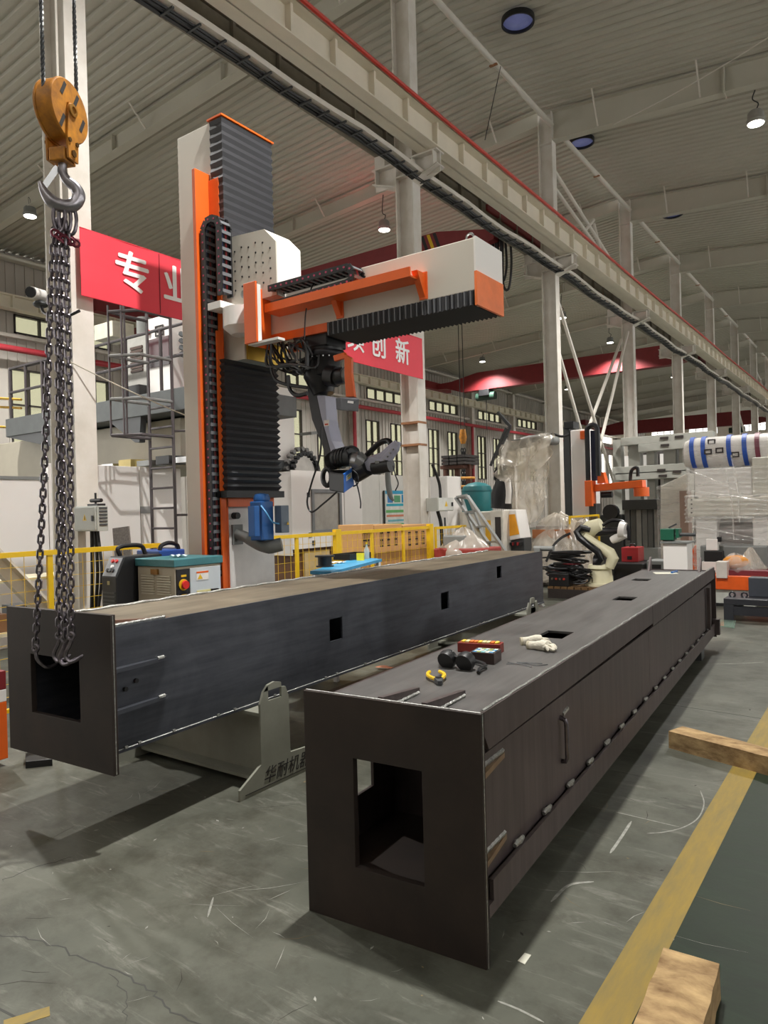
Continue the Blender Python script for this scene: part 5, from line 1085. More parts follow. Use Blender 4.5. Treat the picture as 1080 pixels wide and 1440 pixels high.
a, b = ax(541, 692, -9.95), ax(576, 692, -9.95); z0, z1 = ax(560, 738, -9.95).z, ax(560, 690, -9.95).z; w = b.y-a.y; h = z1-z0
g = G(); g.box(-9.99, -9.95, a.y, b.y, z0, z1); A('board', g, M('poster white', (222, 222, 216), .5)); g = G(); g.box(-9.98, -9.945, a.y-.03, a.y, z0, z1); A('frame', g, dgrey)
for u0, u1, v0, v1, c in ((.02, .98, .9, 1, (60, 160, 200)), (.05, .95, .55, .62, (50, 170, 190)), (.1, .3, .65, .88, (70, 130, 190)), (.36, .6, .66, .86, (96, 160, 120)), (.66, .92, .65, .88, (40, 140, 190)), (.03, .97, .36, .44, (110, 180, 110)), (.05, .9, .24, .3, (220, 140, 110)), (.1, .95, .1, .16, (120, 180, 190)), (.02, .98, 0, .05, (90, 170, 120))):
    g = G(); g.box(-9.95, -9.945, a.y+w*u0, a.y+w*u1, z0+h*v0, z0+h*v1); A('printed_field', g, M('print %d %d %d' % c, c, .6))
# ================================================================== CARTONS, TABLE
for k, (pa, pb) in enumerate(((508.5, 526), (526.5, 566), (566.5, 604))):
    ya, yb = ax(pa, 760, -5.72).y, ax(pb, 760, -5.72).y; zt = ax((pa+pb)/2, 737.5, -5.72).z
    t = thing('cardboard_carton', ('narrow brown carton behind the fence, left of the two wide cartons', 'wide brown carton in the middle behind the yellow fence', 'wide brown carton behind the yellow fence, nearest the second column')[k], 'carton', (-5.9, (ya+yb)/2, 0), 0, 'brown cartons behind the fence')
    g = G(); g.box(-6.12, -5.72, ya+.005, yb-.005, 0, zt); A('carton', g, card, bev=.006)
    for j in range(3 if k else 2):
        y = ya+(yb-ya)*(.25+.25*j)
        g = G(); g.plate_hole((-5.72, y-.04, zt-.3), (0, 1, 0), (0, 0, 1), (1, 0, 0), .08, .2, [(.012, .068, .02, .08), (.012, .068, .1, .18)], .001); g.box(-5.72, -5.719, y-.008, y+.008, zt-.3, zt-.1); A('printed_mark', g, ink)
    for z in (.35, .7, 1.0): g = G(); g.box(-5.72, -5.718, ya+.01, yb-.01, z, z+.006); A('flap_seam', g, M('carton seam brown', (150, 108, 66), .8))  # flap seams in a darker brown
tz_ = 1.04; q = [az(x, y, tz_) for x, y in ((436, 803), (466, 804), (537, 786), (505, 783))]
t = thing('work_table', 'work table with bright blue top in front of the yellow fence', 'table', (q[0].x, q[0].y, 0))
g = G(); g.prism([(p.x, p.y, tz_-.03) for p in q], (0, 0, .03)); A('table_top', g, M('table blue', (70, 160, 206), .4))
for p in q: c = sum(q, Vector())/4; r = p.lerp(c, .12); g = G(); g.box(r.x-.02, r.x+.02, r.y-.02, r.y+.02, 0, tz_-.03); A('leg', g, offw)
o = az(457, 797, tz_); t = thing('cable_spool', 'black wire spool standing on the blue table', 'spool', o)
g = G(); g.lathe(o, [(.07, 0), (.07, .1), (.1, .1), (.1, .115)], n=20); A('drum', g, blackm, smooth=True); g = G(); g.lathe(o, [(.09, 0), (.09, .012)], n=20); A('flange', g, blackm)
o = az(507, 788, tz_); t = thing('tape_roll', 'yellow tape roll on the blue table', 'tape', o); g = G(); g.lathe(o, [(.03, 0), (.045, 0), (.045, .08), (.03, .08), (.03, 0)], n=18, cap=False); A('roll', g, M('tape yellow', (240, 220, 50), .4), smooth=True)
o = az(490, 787, tz_); tag(obj('parts_tray', G().plate_hole((o.x-.14, o.y-.1, tz_), (1, 0, 0), (0, 1, 0), (0, 0, 1), .24, .4, [(.02, .22, .02, .38)], .07).box(o.x-.13, o.x+.09, o.y-.09, o.y+.29, tz_, tz_+.01), blackm), 'black tray on the blue table by the tape roll', 'tray')
o = az(516, 786, tz_); t = thing('plastic_bottle', 'clear bottle behind the yellow tape on the table', 'bottle', o); g = G(); g.lathe(o, [(.03, 0), (.032, .1), (.012, .14), (.012, .17)], n=14); A('body', g, glass('bottle plastic', .5), smooth=True); g = G(); g.lathe(o+Vector((0, 0, .17)), [(.014, 0), (.014, .02)], n=12); A('cap', g, yellow)
o = az(474, 792, tz_); tag(obj('paper_wipe', G().grid(lambda u, v: (o.x-.08+.16*u, o.y-.06+.12*v, tz_+.003+.015*abs(math.sin(u*6+v*5))), 6, 5), M('wipe', (226, 226, 222), .8)), 'white paper wipe on the blue table', 'wipe')
# ================================================================== OVERHEAD CRANES
def crane(label, Y, xa, xb, z0, z1, hoist=None, stripes=False, end=True):
    t = thing('bridge_crane', label, 'crane', ((xa+xb)/2, Y, z0))
    g = G(); g.prism([(xa, Y-.25, z1-.35), (xa+1.2, Y-.25, z1-.3), (xa+2.8, Y-.25, z1), (xb-1.5, Y-.25, z1), (xb, Y-.25, z1-.3), (xb, Y-.25, z0+.15), (xb-1.2, Y-.25, z0), (xa+1.8, Y-.25, z0), (xa+.9, Y-.25, z0+.3), (xa, Y-.25, z0+.35)], (0, .5, 0)); obj('girder', g, red, t)
    for x, zc_ in ((xa+.05, 8.275), (xb+.25, 7.812)): g = G(); g.box(x-.2, x+.2, Y-1.4, Y+1.4, zc_, zc_+.4); obj('end_carriage', g, red, t, bev=.02)
    if stripes:
        for i in range(4): g = G(); x = xb-1.9+.17*i; g.prism([(x, Y-.252, z0+.05), (x+.085, Y-.252, z0+.05), (x-.13, Y-.252, z1-.02), (x-.215, Y-.252, z1-.02)], (0, .002, 0)); obj('hazard_stripe', g, (yellow, blackm)[i % 2], t)
    if hoist:
        x = hoist; g = G(); g.tube([(x-.55, Y, z0-.35), (x+.55, Y, z0-.35)], .22, 14); obj('hoist_motor', g, M('hoist green', (40, 62, 52), .4), t, smooth=True); g = G(); g.box(x-.3, x+.3, Y-.3, Y+.3, z0-.35, z0); obj('trolley', g, blackm, t, bev=.02)
        g = G(); g.cyl((x, Y, z0-.35), (x, Y, z0-2.2), .02, 5); obj('hoist_rope', g, blackm, t)
    return t
c = crane('dark red bridge crane with yellow black stripes behind the gantry beam end', 15.0, -21.1, -7.25, 7.5, 8.18, None, True)
for i in range(6):
    g = G(); a = (-7.75+.12*i, 15.0, 7.75); g.tube(bez([a, (a[0]-.02, 15.0, 7.0-.15*(i % 3)), (a[0]+.12, 15.0, 6.75-.2*(i % 2)), (a[0]+.2, 15.0, 7.1), (a[0]+.18, 15, 7.7)], 5), .03, 6); obj('festoon_cable', g, blackm, c)
crane('long red bridge crane spanning the bay behind the third column', 35, -21.1, -7.2, 7.95, 8.9, -17.9)
crane('farthest red bridge crane at the end of the left bay', 60, -21.1, -7.2, 7.3, 8.35, -9.6)
t = thing('crane_hook', 'yellow crane hook with black chain hanging above the teal tank', 'crane hook', ax(653, 600, -13))
p = ay(651, 615, 24); g = G(); g.tube([p+Vector((0, 0, .3)), p, p-Vector((0, 0, .25))], [.1, .15, .08], 12); A('hook_block', g, hy, smooth=True)
for dx in (-.08, .08): g = G(); g.cyl((p.x+dx, 24, p.z), (p.x+dx, 24, zl(p.x)), .015, 5); A('wire_rope', g, blackm)
for s in (-.05, .05):
    g = G(); g.tube([(0.05*math.cos(a), 0, .09*math.sin(a)) for a in [2*math.pi*k/8 for k in range(8)]], .025, 5, closed=True)
    part_at('chain_link', g, blackm, t, [T3(p.x+s, 24, p.z-.5-.14*k) @ Matrix.Rotation(R(90*(k % 2)), 4, 'Z') for k in range(13)])
# ================================================================== RIGHT AND CENTRE BACKGROUND
plastic = film('clear plastic sheet', .4, (224, 214, 198), .2, 2.2); wrap = film('stretch film', .24, (238, 235, 230), .14, 2.4, (1, 1, 7), .6); cloudy = film('cloudy plastic cover', .74, (186, 176, 164), .28, 2)
def drape(name, par, m, c, prof, sx=1, sy=1, folds=9, amp=.12, seed=0, nu=72, nv=14):
    """sheet thrown over something: prof lists (radius, height)"""
    g = G()
    def f(u, v):
        a = 2*math.pi*u; k = v*(len(prof)-1); i = min(int(k), len(prof)-2); t = k-i
        r = prof[i][0]*(1-t)+prof[i+1][0]*t; h = prof[i][1]*(1-t)+prof[i+1][1]*t
        w = 1+amp*v*(math.sin(folds*a+seed)+.6*math.sin(folds*1.7*a+seed*2+v*3))+.15*noise.noise(Vector((math.cos(a)*2+seed, math.sin(a)*2, v*2)))
        return (c[0]+r*w*sx*math.cos(a), c[1]+r*w*sy*math.sin(a), c[2]+h+.05*noise.noise(Vector((math.cos(a)*3, math.sin(a)*3+seed, v*4))))
    g.grid(f, nu, nv); return obj(name, g, m, par, smooth=True)
def wall_sheet(name, par, m, tl, tr, bl, br, amp=.12, folds=8, seed=0, nu=60, nv=30, belly=0):
    g = G(); tl, tr, bl, br = map(Vector, (tl, tr, bl, br))
    def f(u, v):
        p = (tl.lerp(tr, u)).lerp(bl.lerp(br, u), v)
        return p+Vector((.04*math.sin(v*9+u*5+seed), amp*(math.sin(folds*u*6.28+2*v+seed)*.5+noise.noise(Vector((u*5+seed, v*4, 1)))), -belly*math.sin(math.pi*u)*v+.06*noise.noise(Vector((u*4, v*5, seed)))))
    g.grid(f, nu, nv); return obj(name, g, m, par, smooth=True)
# --- robot under plastic
t = thing('wrapped_robot', 'robot draped in hanging clear plastic sheet left of the third column', 'robot', (-6.3, 14, 0))
Yr = 14.0
def wp(x, y, d=0): return ay(x, y, Yr+d)
g = G(); g.tube([wp(705, 715), wp(706, 695), wp(710, 668)], [.22, .24, .14], 14); A('base', g, rblk, smooth=True)
g = G(); g.tube([wp(699, 708, -.1), wp(700, 695, -.1), wp(707, 672, -.1)], .07, 10); g.tube([wp(714, 708, -.1), wp(715, 690, -.1), wp(713, 668, -.1)], .07, 10); A('lower_arm', g, offw, smooth=True)
g = G(); g.tube([wp(712, 670), wp(718, 645), wp(725, 625)], [.12, .13, .1], 12); A('upper_arm', g, greym, smooth=True)
g = G(); g.tube([wp(722, 628), wp(745, 620), wp(768, 616)], [.14, .12, .08], 12); A('forearm', g, M('cast grey', (110, 108, 104), .4), smooth=True)
g = G(); g.beam(wp(700, 580), wp(718, 600), .07, .06); g.beam(wp(718, 600), wp(699, 640), .05, .05); A('cable_boom', g, dgrey)
g = G(); g.beam(wp(712, 602), wp(690, 655), .05, .05); A('cable_boom', g, dgrey)
for k in range(3): g = G(); g.beam(wp(706-4*k, 614+12*k), wp(714-4*k, 614+12*k), .03, .03); A('boom_rung', g, dgrey)
g = G(); g.tube(bez([wp(700, 652), wp(696, 672), wp(706, 678), wp(710, 668)], 5), .03, 6); A('hose', g, blackm)
wall_sheet('plastic_sheet', t, plastic, wp(700, 625, -.35), wp(775, 606, -.35), wp(694, 668, -.45), wp(772, 640, -.45), .2, 3, 1, belly=.35)
wall_sheet('plastic_sheet', t, plastic, wp(712, 640, -.3), wp(772, 612, -.3), wp(728, 742, -.5), wp(764, 728, -.4), .16, 4, 3)
wall_sheet('plastic_sheet', t, plastic, wp(722, 632, .3), wp(774, 612, .2), wp(732, 732, .3), wp(768, 700, .3), .14, 5, 5)
g = G(); g.box(*sorted((wp(665, 735).x, wp(722, 735).x)), 13.4, 14.4, 0, wp(690, 719).z); A('plinth', g, M('plinth cream', (206, 200, 188), .5), bev=.02)
g = G(); q = wp(690, 735, -.61); g.box(q.x-.12, q.x+.12, 13.38, 13.4, .8, q.z+.05); A('plinth_mark', g, M('amber', (226, 170, 40), .5))
# --- teal tank, shelf rack, cabinet
t = thing('air_tank', 'teal round tank with domed top behind the aluminium ladder', 'tank', ay(671, 720, 14.8)-Vector((0, 0, ay(671, 720, 14.8).z)))
c = ay(671, 700, 14.8); r = (ay(690, 700, 14.8)-ay(652, 700, 14.8)).length/2; z0 = ay(671, 722, 14.8).z; z1 = ay(671, 690, 14.8).z
g = G(); g.lathe((c.x, 14.8, 0), [(r*.5, z0-.3), (r*.85, z0-.15), (r, z0), (r, z1), (r*.9, z1+.1), (r*.55, z1+.17), (r*.1, z1+.2)], n=28); A('shell', g, teal, smooth=True)
g = G(); g.lathe((c.x, 14.8, 0), [(r*1.01, z1-.03), (r*1.02, z1-.02), (r*1.02, z1), (r*1.01, z1+.01)], n=28, cap=False); A('seam_band', g, M('teal dark', (28, 92, 98), .4), smooth=True)
for a in (.5, 2.6, 4.7): g = G(); g.box(c.x+r*.8*math.cos(a)-.04, c.x+r*.8*math.cos(a)+.04, 14.8+r*.8*math.sin(a)-.04, 14.8+r*.8*math.sin(a)+.04, 0, z0); A('leg', g, dgrey)
t = thing('storage_rack', 'rusty brown storage rack with stacked profiles behind the second column', 'rack', (-9.8, 17, 0)); rb = M('rack rust', (96, 62, 50), .7, var=.2)
xa, xb = ay(628, 700, 17).x, ay(660, 700, 17).x
for x in (xa, (xa+xb)/2, xb): g = G(); g.box(x-.06, x+.06, 16.95, 17.05, 0, 3.0); A('upright', g, rb)
for z in (.9, 1.55, 2.1, 2.65): g = G(); g.box(xa, xb, 16.7, 17.3, z, z+.09); A('shelf', g, rb)
for k in range(9): z = 2.75+.09*(k // 3); g = G(); g.box(xa+.1+.25*(k % 3), xa+.32+.25*(k % 3), 16.6, 17.4, z, z+.07); A('profile', g, dark)
for k in range(5): g = G(); g.box(xa+.15+.26*k, xa+.33+.26*k, 16.75, 17.2, 1.64, 1.84); A('bin', g, (dgrey, rb, greym)[k % 3])
for x0, x1 in ((642, 668),): 
    for py in (672, 684): g = G(); g.cyl(ay(x0, py, 16.5), ay(x1, py, 16.5), .03, 6); A('yellow_guard', g, M('amber tube', (214, 150, 60), .5))
t = thing('tall_cabinet', 'white tall cabinet directly behind the switch box on the second column', 'cabinet', (-8.0, 13, 0))
xa, xb = ay(605, 690, 13).x, ay(629, 690, 13).x; g = G(); g.box(xa, xb, 13, 13.6, .1, ay(617, 670, 13).z); A('body', g, offw, bev=.01)
g = G(); g.box(xa+.02, xb-.02, 12.985, 13, .15, ay(617, 670, 13).z-.04); A('door', g, offw, bev=.006); g = G(); g.box(xb-.08, xb-.05, 12.97, 12.985, 1.2, 1.4); A('handle', g, dgrey)
for x in (xa+.05, xb-.05): g = G(); g.cyl((x, 13.1, 0), (x, 13.1, .1), .03, 8); A('foot', g, rubber)
# --- aluminium step ladder
t = thing('step_ladder', 'aluminium platform step ladder leaning at the far end of the bluish beam', 'ladder', (-5.3, 10.8, 0))
def lp(x, y, d=0): return ay(x, y, 10.8+d)
def ext(a, b): k = a.z/(a.z-b.z); return a+(b-a)*k
r1 = (lp(641, 700), ext(lp(641, 700), lp(690, 768))); r2 = (lp(657, 697, -.15), ext(lp(657, 697, -.15), lp(707, 770, -.15)))
for a, b in (r1, r2): g = G(); g.beam(a, b, .035, .09, (0, 1, 0)); A('ladder_rail', g, alum)
for k in range(1, 7): f = k/7; a = r1[0].lerp(r1[1], f); b = r2[0].lerp(r2[1], f); g = G(); g.beam(a, b, .1, .03); A('tread', g, alum)
r3 = (lp(650, 702, .5), ext(lp(650, 702, .5), lp(672, 768, .6))); r4 = (lp(660, 702, .35), ext(lp(660, 702, .35), lp(686, 768, .45)))
for a, b in (r3, r4): g = G(); g.beam(a, b, .03, .06, (0, 1, 0)); A('rear_leg', g, alum)
for k in (1, 3, 5): a = r3[0].lerp(r3[1], k/7); b = r4[0].lerp(r4[1], k/7); g = G(); g.beam(a, b, .03, .03); A('cross_bar', g, alum)
g = G(); g.hexa([p+Vector((0, 0, dz)) for dz in (0, .03) for p in (r1[0], r2[0], r4[0], r3[0])]); A('platform', g, alum)
# --- tarp heap with red machine part
t = thing('tarp_covered_machine', 'low machine with red base under a tan plastic cover, left of the ladder', 'machine', (-5.2, 9.2, 0))
q = ay(640, 742, 9.2); g = G(); g.box(q.x-.2, q.x+.6, 8.9, 9.5, 0, 1.02); A('base', g, M('base red', (150, 56, 50), .5), bev=.02)
g = G(); g.box(q.x-.1, q.x+.25, 9.0, 9.4, 1.02, 1.2); A('housing', g, greym, bev=.02)
drape('plastic_cover', t, cloudy, (q.x+.15, 9.2, 0), [(.02, q.z), (.15, q.z-.08), (.3, q.z-.22), (.4, q.z-.36), (.43, .5)], 1.0, .8, 7, .06, 2)
# --- orange and white control stand
t = thing('operator_panel', 'white slanted operator panel with orange face beside the plastic draped robot', 'control panel', (-5.9, 13, 0))
def op(x, y, d=0): return ay(x, y, 12.9+d)
g = G(); g.prism([op(708, 717), op(725, 717), op(732, 757), op(717, 760)], (0, .5, 0)); A('housing', g, offw, bev=.01)
g = G(); g.prism([op(710, 724, -.01), op(724, 723, -.01), op(730, 751, -.01), op(716, 754, -.01)], (0, .012, 0)); A('orange_face', g, M('face orange', (246, 166, 40), .4))
g = G(); q = op(722, 757); g.box(q.x-.25, q.x+.2, 12.95, 13.3, 0, q.z); A('stand', g, dgrey)
for k in range(5): g = G(); p = op(719+3.2*k, 764, -.02); g.box(p.x-.014, p.x+.014, 12.84, 12.95, p.z-.04, p.z+.02); A('key', g, (blackm, M('key red', (150, 40, 40), .5))[k % 2])
t = thing('cream_side_cabinet', 'cream cabinet with dark slot between tank and operator panel', 'cabinet', (-6.2, 12.6, 0))
g = G(); a, b = ay(690, 740, 12.6).x, ay(707, 740, 12.6).x; g.box(a, b, 12.6, 12.95, 0, ay(700, 718, 12.6).z); A('body', g, M('plinth cream', (206, 200, 188), .5), bev=.01); g = G(); g.box(a+.1, a+.22, 12.59, 12.6, .9, 1.4); A('slot', g, dark)
fence('yellow tube barrier beside the third column', -5.2, [13.6, 14.4, 15.3], 1.38)
# --- covered heap and cable pallet
t = thing('covered_machine', 'small machine under crumpled cloudy plastic in front of the third column', 'machine', (-5.5, 13.8, 0))
q = ay(784, 723, 13.8); g = G(); g.box(q.x-.35, q.x+.3, 13.5, 14.1, 0, 1.2); A('body', g, M('heap grey', (140, 134, 128), .6), bev=.02)
g = G(); g.box(q.x-.4, q.x+.36, 13.45, 14.15, .95, 1.12); A('strip', g, M('heap orange', (176, 110, 66), .6))
drape('plastic_cover', t, cloudy, (q.x, 13.8, 0), [(.03, q.z), (.2, q.z-.08), (.36, q.z-.35), (.58, q.z-.6), (.66, .65), (.72, .1)], 1, .8, 8, .1, 4)
drape('plastic_cover', t, plastic, (q.x+.02, 13.75, 0), [(.05, q.z+.03), (.3, q.z-.1), (.48, q.z-.45), (.64, .7), (.8, .15)], 1.1, .8, 11, .1, 7)
g = G(); p = ay(822, 732, 13.7); drape('plastic_cover', t, cloudy, (p.x, 13.7, p.z-.15), [(.02, .18), (.14, .12), (.18, -.05)], 1, 1, 5, .1, 3, 30, 6)
g = G(); q2 = ay(748, 775, 13.6); drape('plastic_cover', t, cloudy, (q2.x, 13.6, 0), [(.05, q2.z+.15), (.2, q2.z), (.32, .4), (.36, .05)], 1, 1, 7, .1, 9, 40, 8)
t = thing('pallet', 'brown steel pallet on the floor carrying the cream robot and cables', 'pallet', (-4.3, 12.1, 0))
pa, pb = ay(775, 830, 11.9).x, ay(862, 830, 11.9).x
for k in range(9): g = G(); x = pa+(pb-pa)*k/9; g.box(x, x+(pb-pa)/9-.02, 11.75, 12.9, .16, .2); A('plank', g, M('pallet brown', (110, 82, 50), .8, var=.3))
for y in (11.8, 12.3, 12.82): g = G(); g.box(pa, pb, y-.05, y+.05, 0, .16); A('bearer', g, dark)
random.seed(11)
t = thing('cable_heap', 'heap of coiled black and red robot cables on the pallet', 'cables', (ay(795, 800, 12.1).x, 12.1, .2))
q = ay(797, 800, 12.32)
for i in range(26):
    rr = random.uniform(.16, .4); c = (q.x+random.uniform(-.1, .12), 12.36+random.uniform(-.1, .1), .24+.02*i+random.uniform(-.01, .02)); a0 = random.uniform(-.12, .12); b0_ = random.uniform(-.12, .12)
    g = G(); g.tube([(c[0]+rr*math.cos(a), c[1]+rr*.7*math.sin(a), c[2]+rr*(a0*math.cos(a)+b0_*math.sin(a))) for a in [2*math.pi*k/20 for k in range(20)]], random.choice((.014, .02, .024)), 6, closed=True); A('cable_loop', g, random.choice((blackm, blackm, rubber, M('cable dark red', (120, 40, 46), .5), M('cable grey', (90, 92, 96), .5))), smooth=True)
for i in range(12):
    c = ay(815, 812, 11.95); rr = random.uniform(.1, .22); g = G(); g.tube([(c.x+rr*math.cos(a), 11.95+rr*.6*math.sin(a), c.z-.05+.018*i+.05*math.sin(a+i)) for a in [2*math.pi*k/16 for k in range(16)]], .013, 5, closed=True); A('cable_loop', g, blackm, smooth=True)
g = G(); g.tube(bez([ay(768, 790, 11.6), ay(778, 768, 11.7), ay(790, 756, 11.9), ay(802, 750, 12.0)], 6), .022, 6); A('cable_tail', g, blackm)
a = ay(772, 812, 11.8); t = thing('control_crate', 'small dark control crate below the cable heap', 'crate', (a.x+.15, 11.9, .2)); g = G(); g.box(a.x, a.x+.36, 11.78, 12.0, .2, .42); A('box', g, blackm, bev=.01)
for k in range(4): g = G(); g.cyl((a.x+.07+.07*k, 11.78, .33), (a.x+.07+.07*k, 11.765, .33), .02, 10); A('socket', g, (steel, M('socket red', (170, 50, 40), .4))[k % 2])
# --- cream robot
cr = M('robot cream', (222, 216, 184), .4, var=.05)
t = thing('cream_robot', 'cream industrial robot with black cable harness standing on the pallet', 'robot', (ay(845, 800, 12.2).x, 12.2, .2))
def cp(x, y, d=0): return ay(x, y, 12.2+d)
c = cp(845, 806); g = G(); g.lathe((c.x, 12.2, .2), [(.27, 0), (.27, .04), (.2, .06), (.18, .28), (.22, .3), (.2, .36)], n=24); A('base', g, cr, smooth=True)
g = G(); g.tube([cp(857, 798, -.1), cp(862, 785, -.1), cp(858, 778, -.1), cp(840, 766, -.1), cp(822, 755, -.1)], [.08, .1, .1, .075, .08], 14); A('lower_arm', g, cr, smooth=True)
g = G(); g.tube([cp(839, 795, -.12), cp(846, 786, -.16), cp(841, 776, -.2), cp(826, 765, -.2), cp(815, 756, -.2), cp(811, 748, -.18), cp(817, 742, -.15), cp(830, 745, -.1)], .06, 9); A('cable_harness', g, rblk, smooth=True)
g = G(); g.tube([cp(838, 792, 0), cp(848, 792, 0)], .17, 16); A('shoulder', g, rblk, smooth=True)
g = G(); g.tube([cp(818, 752), cp(830, 744), cp(846, 738)], [.11, .15, .12], 14); A('elbow', g, cr, smooth=True)
g = G(); g.tube([cp(838, 748), cp(876, 747)], [.075, .07], 12); A('forearm', g, rblk, smooth=True)
g = G(); g.tube([cp(872, 745), cp(880, 746)], [.15, .13], 16); A('wrist_ring', g, offw, smooth=True)
g = G(); g.tube([cp(878, 750), cp(868, 756), cp(860, 760)], [.09, .08, .06], 10); A('wrist', g, offw, smooth=True)
g = G(); g.tube(bez([cp(846, 740, .05), cp(860, 732, .05), cp(876, 734, .05), cp(884, 745, .05), cp(884, 760, .05)], 6), .03, 7); A('cable_harness', g, rblk, smooth=True)
# --- red box on black base
t = thing('red_toolbox', 'red metal tool box on the dark machine base right of the cream robot', 'toolbox', ay(889, 790, 13.6)); a, b = ay(874, 790, 13.6), ay(897, 770, 13.6)
g = G(); g.box(a.x, b.x, 13.6, 14.0, a.z, b.z); A('body', g, M('toolbox red', (164, 42, 46), .4), bev=.01); g = G(); g.box((a.x+b.x)/2-.04, (a.x+b.x)/2+.04, 13.58, 13.6, a.z+.05, a.z+.11); A('latch', g, blackm); g = G(); g.tube(bez([(a.x+.1, 13.8, b.z), (a.x+.12, 13.8, b.z+.05), (b.x-.12, 13.8, b.z+.05), (b.x-.1, 13.8, b.z)], 4), .014, 6); A('handle', g, blackm)
t = thing('dark_machine_base', 'low black machine base under the red tool box', 'machine base', (a.x, 13.8, 0)); g = G(); p, q = ay(862, 808, 13.3), ay(905, 790, 13.3); g.box(p.x, q.x, 13.3, 14.3, 0, a.z-.002); A('body', g, blackm, bev=.02); g = G(); g.box(q.x+.02, q.x+.35, 13.4, 14.0, 0, .55); A('end_block', g, greym, bev=.02); g = G(); g.box(q.x+.08, q.x+.28, 13.39, 13.4, .35, .48); A('recess', g, blackm)
# --- small gantry with orange arm
t = thing('small_gantry', 'small white gantry column with orange arm and black cable chain right of the third column', 'gantry', (-6.0, 16.5, 0))
def sp(x, y, d=0): return ay(x, y, 16.5+d)
a, b = sp(803, 650), sp(829, 650); g = G(); g.box(a.x, b.x, 16.5, 17.2, 0, sp(815, 604).z); A('column', g, offw, bev=.02)
g = G(); g.box(sp(791, 650).x, sp(799, 650).x, 16.6, 16.9, 0, sp(795, 600).z); A('post', g, dgrey); g = G(); p, q = sp(793, 603), sp(806, 592); g.box(p.x, q.x, 16.5, 16.9, p.z, q.z); A('head_box', g, blackm, bev=.01)
g = G(); p, q = sp(818, 618), sp(828, 606); g.box(p.x, q.x, 16.4, 16.5, p.z, q.z); A('bracket', g, orange)
l, r = sp(830.5, 640).x, sp(845, 640).x; rr = (r-l)/2; zt, zb_ = sp(838, 606).z, sp(838, 676).z
path = [(l, 16.3, zb_-.4), (l, 16.3, zt)]+[((l+r)/2-rr*math.cos(s), 16.3, zt+rr*math.sin(s)) for s in [math.pi*k/10 for k in range(1, 10)]]+[(r, 16.3, zt), (r, 16.3, zb_+.1)]
g = G(); g.tube(path, .06, 8); A('cable_chain', g, rblk, smooth=True); g = G(); g.box(l+.06, r-.06, 16.35, 16.45, zb_, zt); A('chain_guide', g, M('guide navy', (40, 46, 80), .5))
p, q = sp(829, 692), sp(908, 680); g = G(); g.beam(sp(832, 687), sp(906, 680), .3, .16); A('arm', g, orange, bev=.01)
g = G(); a, b = sp(829, 712), sp(838, 676); g.box(a.x, b.x, 16.2, 16.5, a.z, b.z); A('arm_bracket', g, orange, bev=.01); g = G(); g.prism([sp(840, 680, -.1), sp(840, 664, -.1), sp(848, 664, -.1), sp(852, 679, -.1)], (0, .2, 0)); A('rib', g, orange)
c = sp(902, 693); g = G(); g.tube([(c.x, 16.5, c.z+.12), (c.x, 16.5, c.z-.08)], .17, 16); A('head', g, orange, smooth=True); g = G(); g.tube(bez([sp(886, 678), sp(888, 662), sp(896, 658), sp(897, 670)], 5), .04, 6); A('hose', g, blackm)
g = G(); a, b = sp(833, 735), sp(842, 708); g.box(a.x, b.x, 16.3, 16.6, 0, b.z); A('bellows_post', g, dgrey); g = G(); c = sp(846, 696); g.tube([c, c+Vector((.25, 0, 0))], .07, 10); A('motor', g, rblk, smooth=True)
# --- grey frame structure
fg = M('frame grey', (158, 158, 150), .45, var=.05)
t = thing('press_frame', 'grey welded machine frame with double horizontal beams behind the small gantry', 'machine frame', (-4.6, 19, 0))
def fp(x, y, d=0): return ay(x, y, 19+d)
for (x0, y0, x1, y1) in ((876, 622, 1004, 612), (900, 631, 1000, 622), (864, 663, 968, 657), (868, 671, 968, 666)):
    g = G(); g.beam(fp(x0, y0), fp(x1, y1), .35, .2); A('cross_beam', g, fg, bev=.01)
for px, w in ((866, .2), (890, .3), (913, .2), (940, .3), (958, .15)):
    q = fp(px, 640); g = G(); g.box(q.x-w/2, q.x+w/2, 19.1, 19.4, 0, fp(px, 618).z); A('upright', g, fg)
for px, py in ((934, 616), (935, 626), (955, 614), (930, 661), (952, 663), (932, 669)): q = fp(px, py, -.19); g = G(); g.box(q.x-.1, q.x+.1, q.y-.01, q.y+.01, q.z-.03, q.z+.03); A('slot', g, dark)
g = G(); q = fp(926, 690); g.box(fp(868, 690).x, fp(968, 690).x, 20, 20.1, .5, 3.0); A('back_panel', g, M('back dark', (70, 66, 64), .6))
for px in (880, 905, 918, 935): q = fp(px, 690, .9); g = G(); g.box(q.x-.12, q.x+.12, 19.95, 20, 1.0, 2.9); A('guide_strip', g, offw)
t = thing('slatted_machine', 'dark machine bed with vertical grey cover strips below the orange arm', 'machine', (-4.2, 16, 0))
def dp(x, y, d=0): return ay(x, y, 16+d)
a, b = dp(878, 770), dp(934, 716); g = G(); g.box(a.x, b.x, 16, 16.8, 0, a.z); A('bed', g, greym, bev=.01); g = G(); g.box(a.x, b.x+.05, 15.9, 16.5, b.z, b.z+.22); A('slide', g, M('slide black', (44, 46, 46), .5), bev=.01)
for k in range(7): w = (b.x-a.x)/7; g = G(); g.box(a.x+w*k+.01, a.x+w*(k+1)-.01, 16.05+.03*(k % 2), 16.2, a.z, b.z); A('cover_strip', g, M('strip grey %d' % (k % 3), ((110, 110, 108), (84, 84, 82), (128, 126, 122))[k % 3], .5))
g = G(); g.box(a.x-.5, a.x, 15.9, 16.6, 0, b.z-.1); A('gearbox', g, M('slide black', (44, 46, 46), .5), bev=.03); c = dp(862, 720); g = G(); g.cyl((c.x, 15.95, c.z), (c.x, 15.8, c.z), .17, 16); A('hand_wheel', g, blackm)
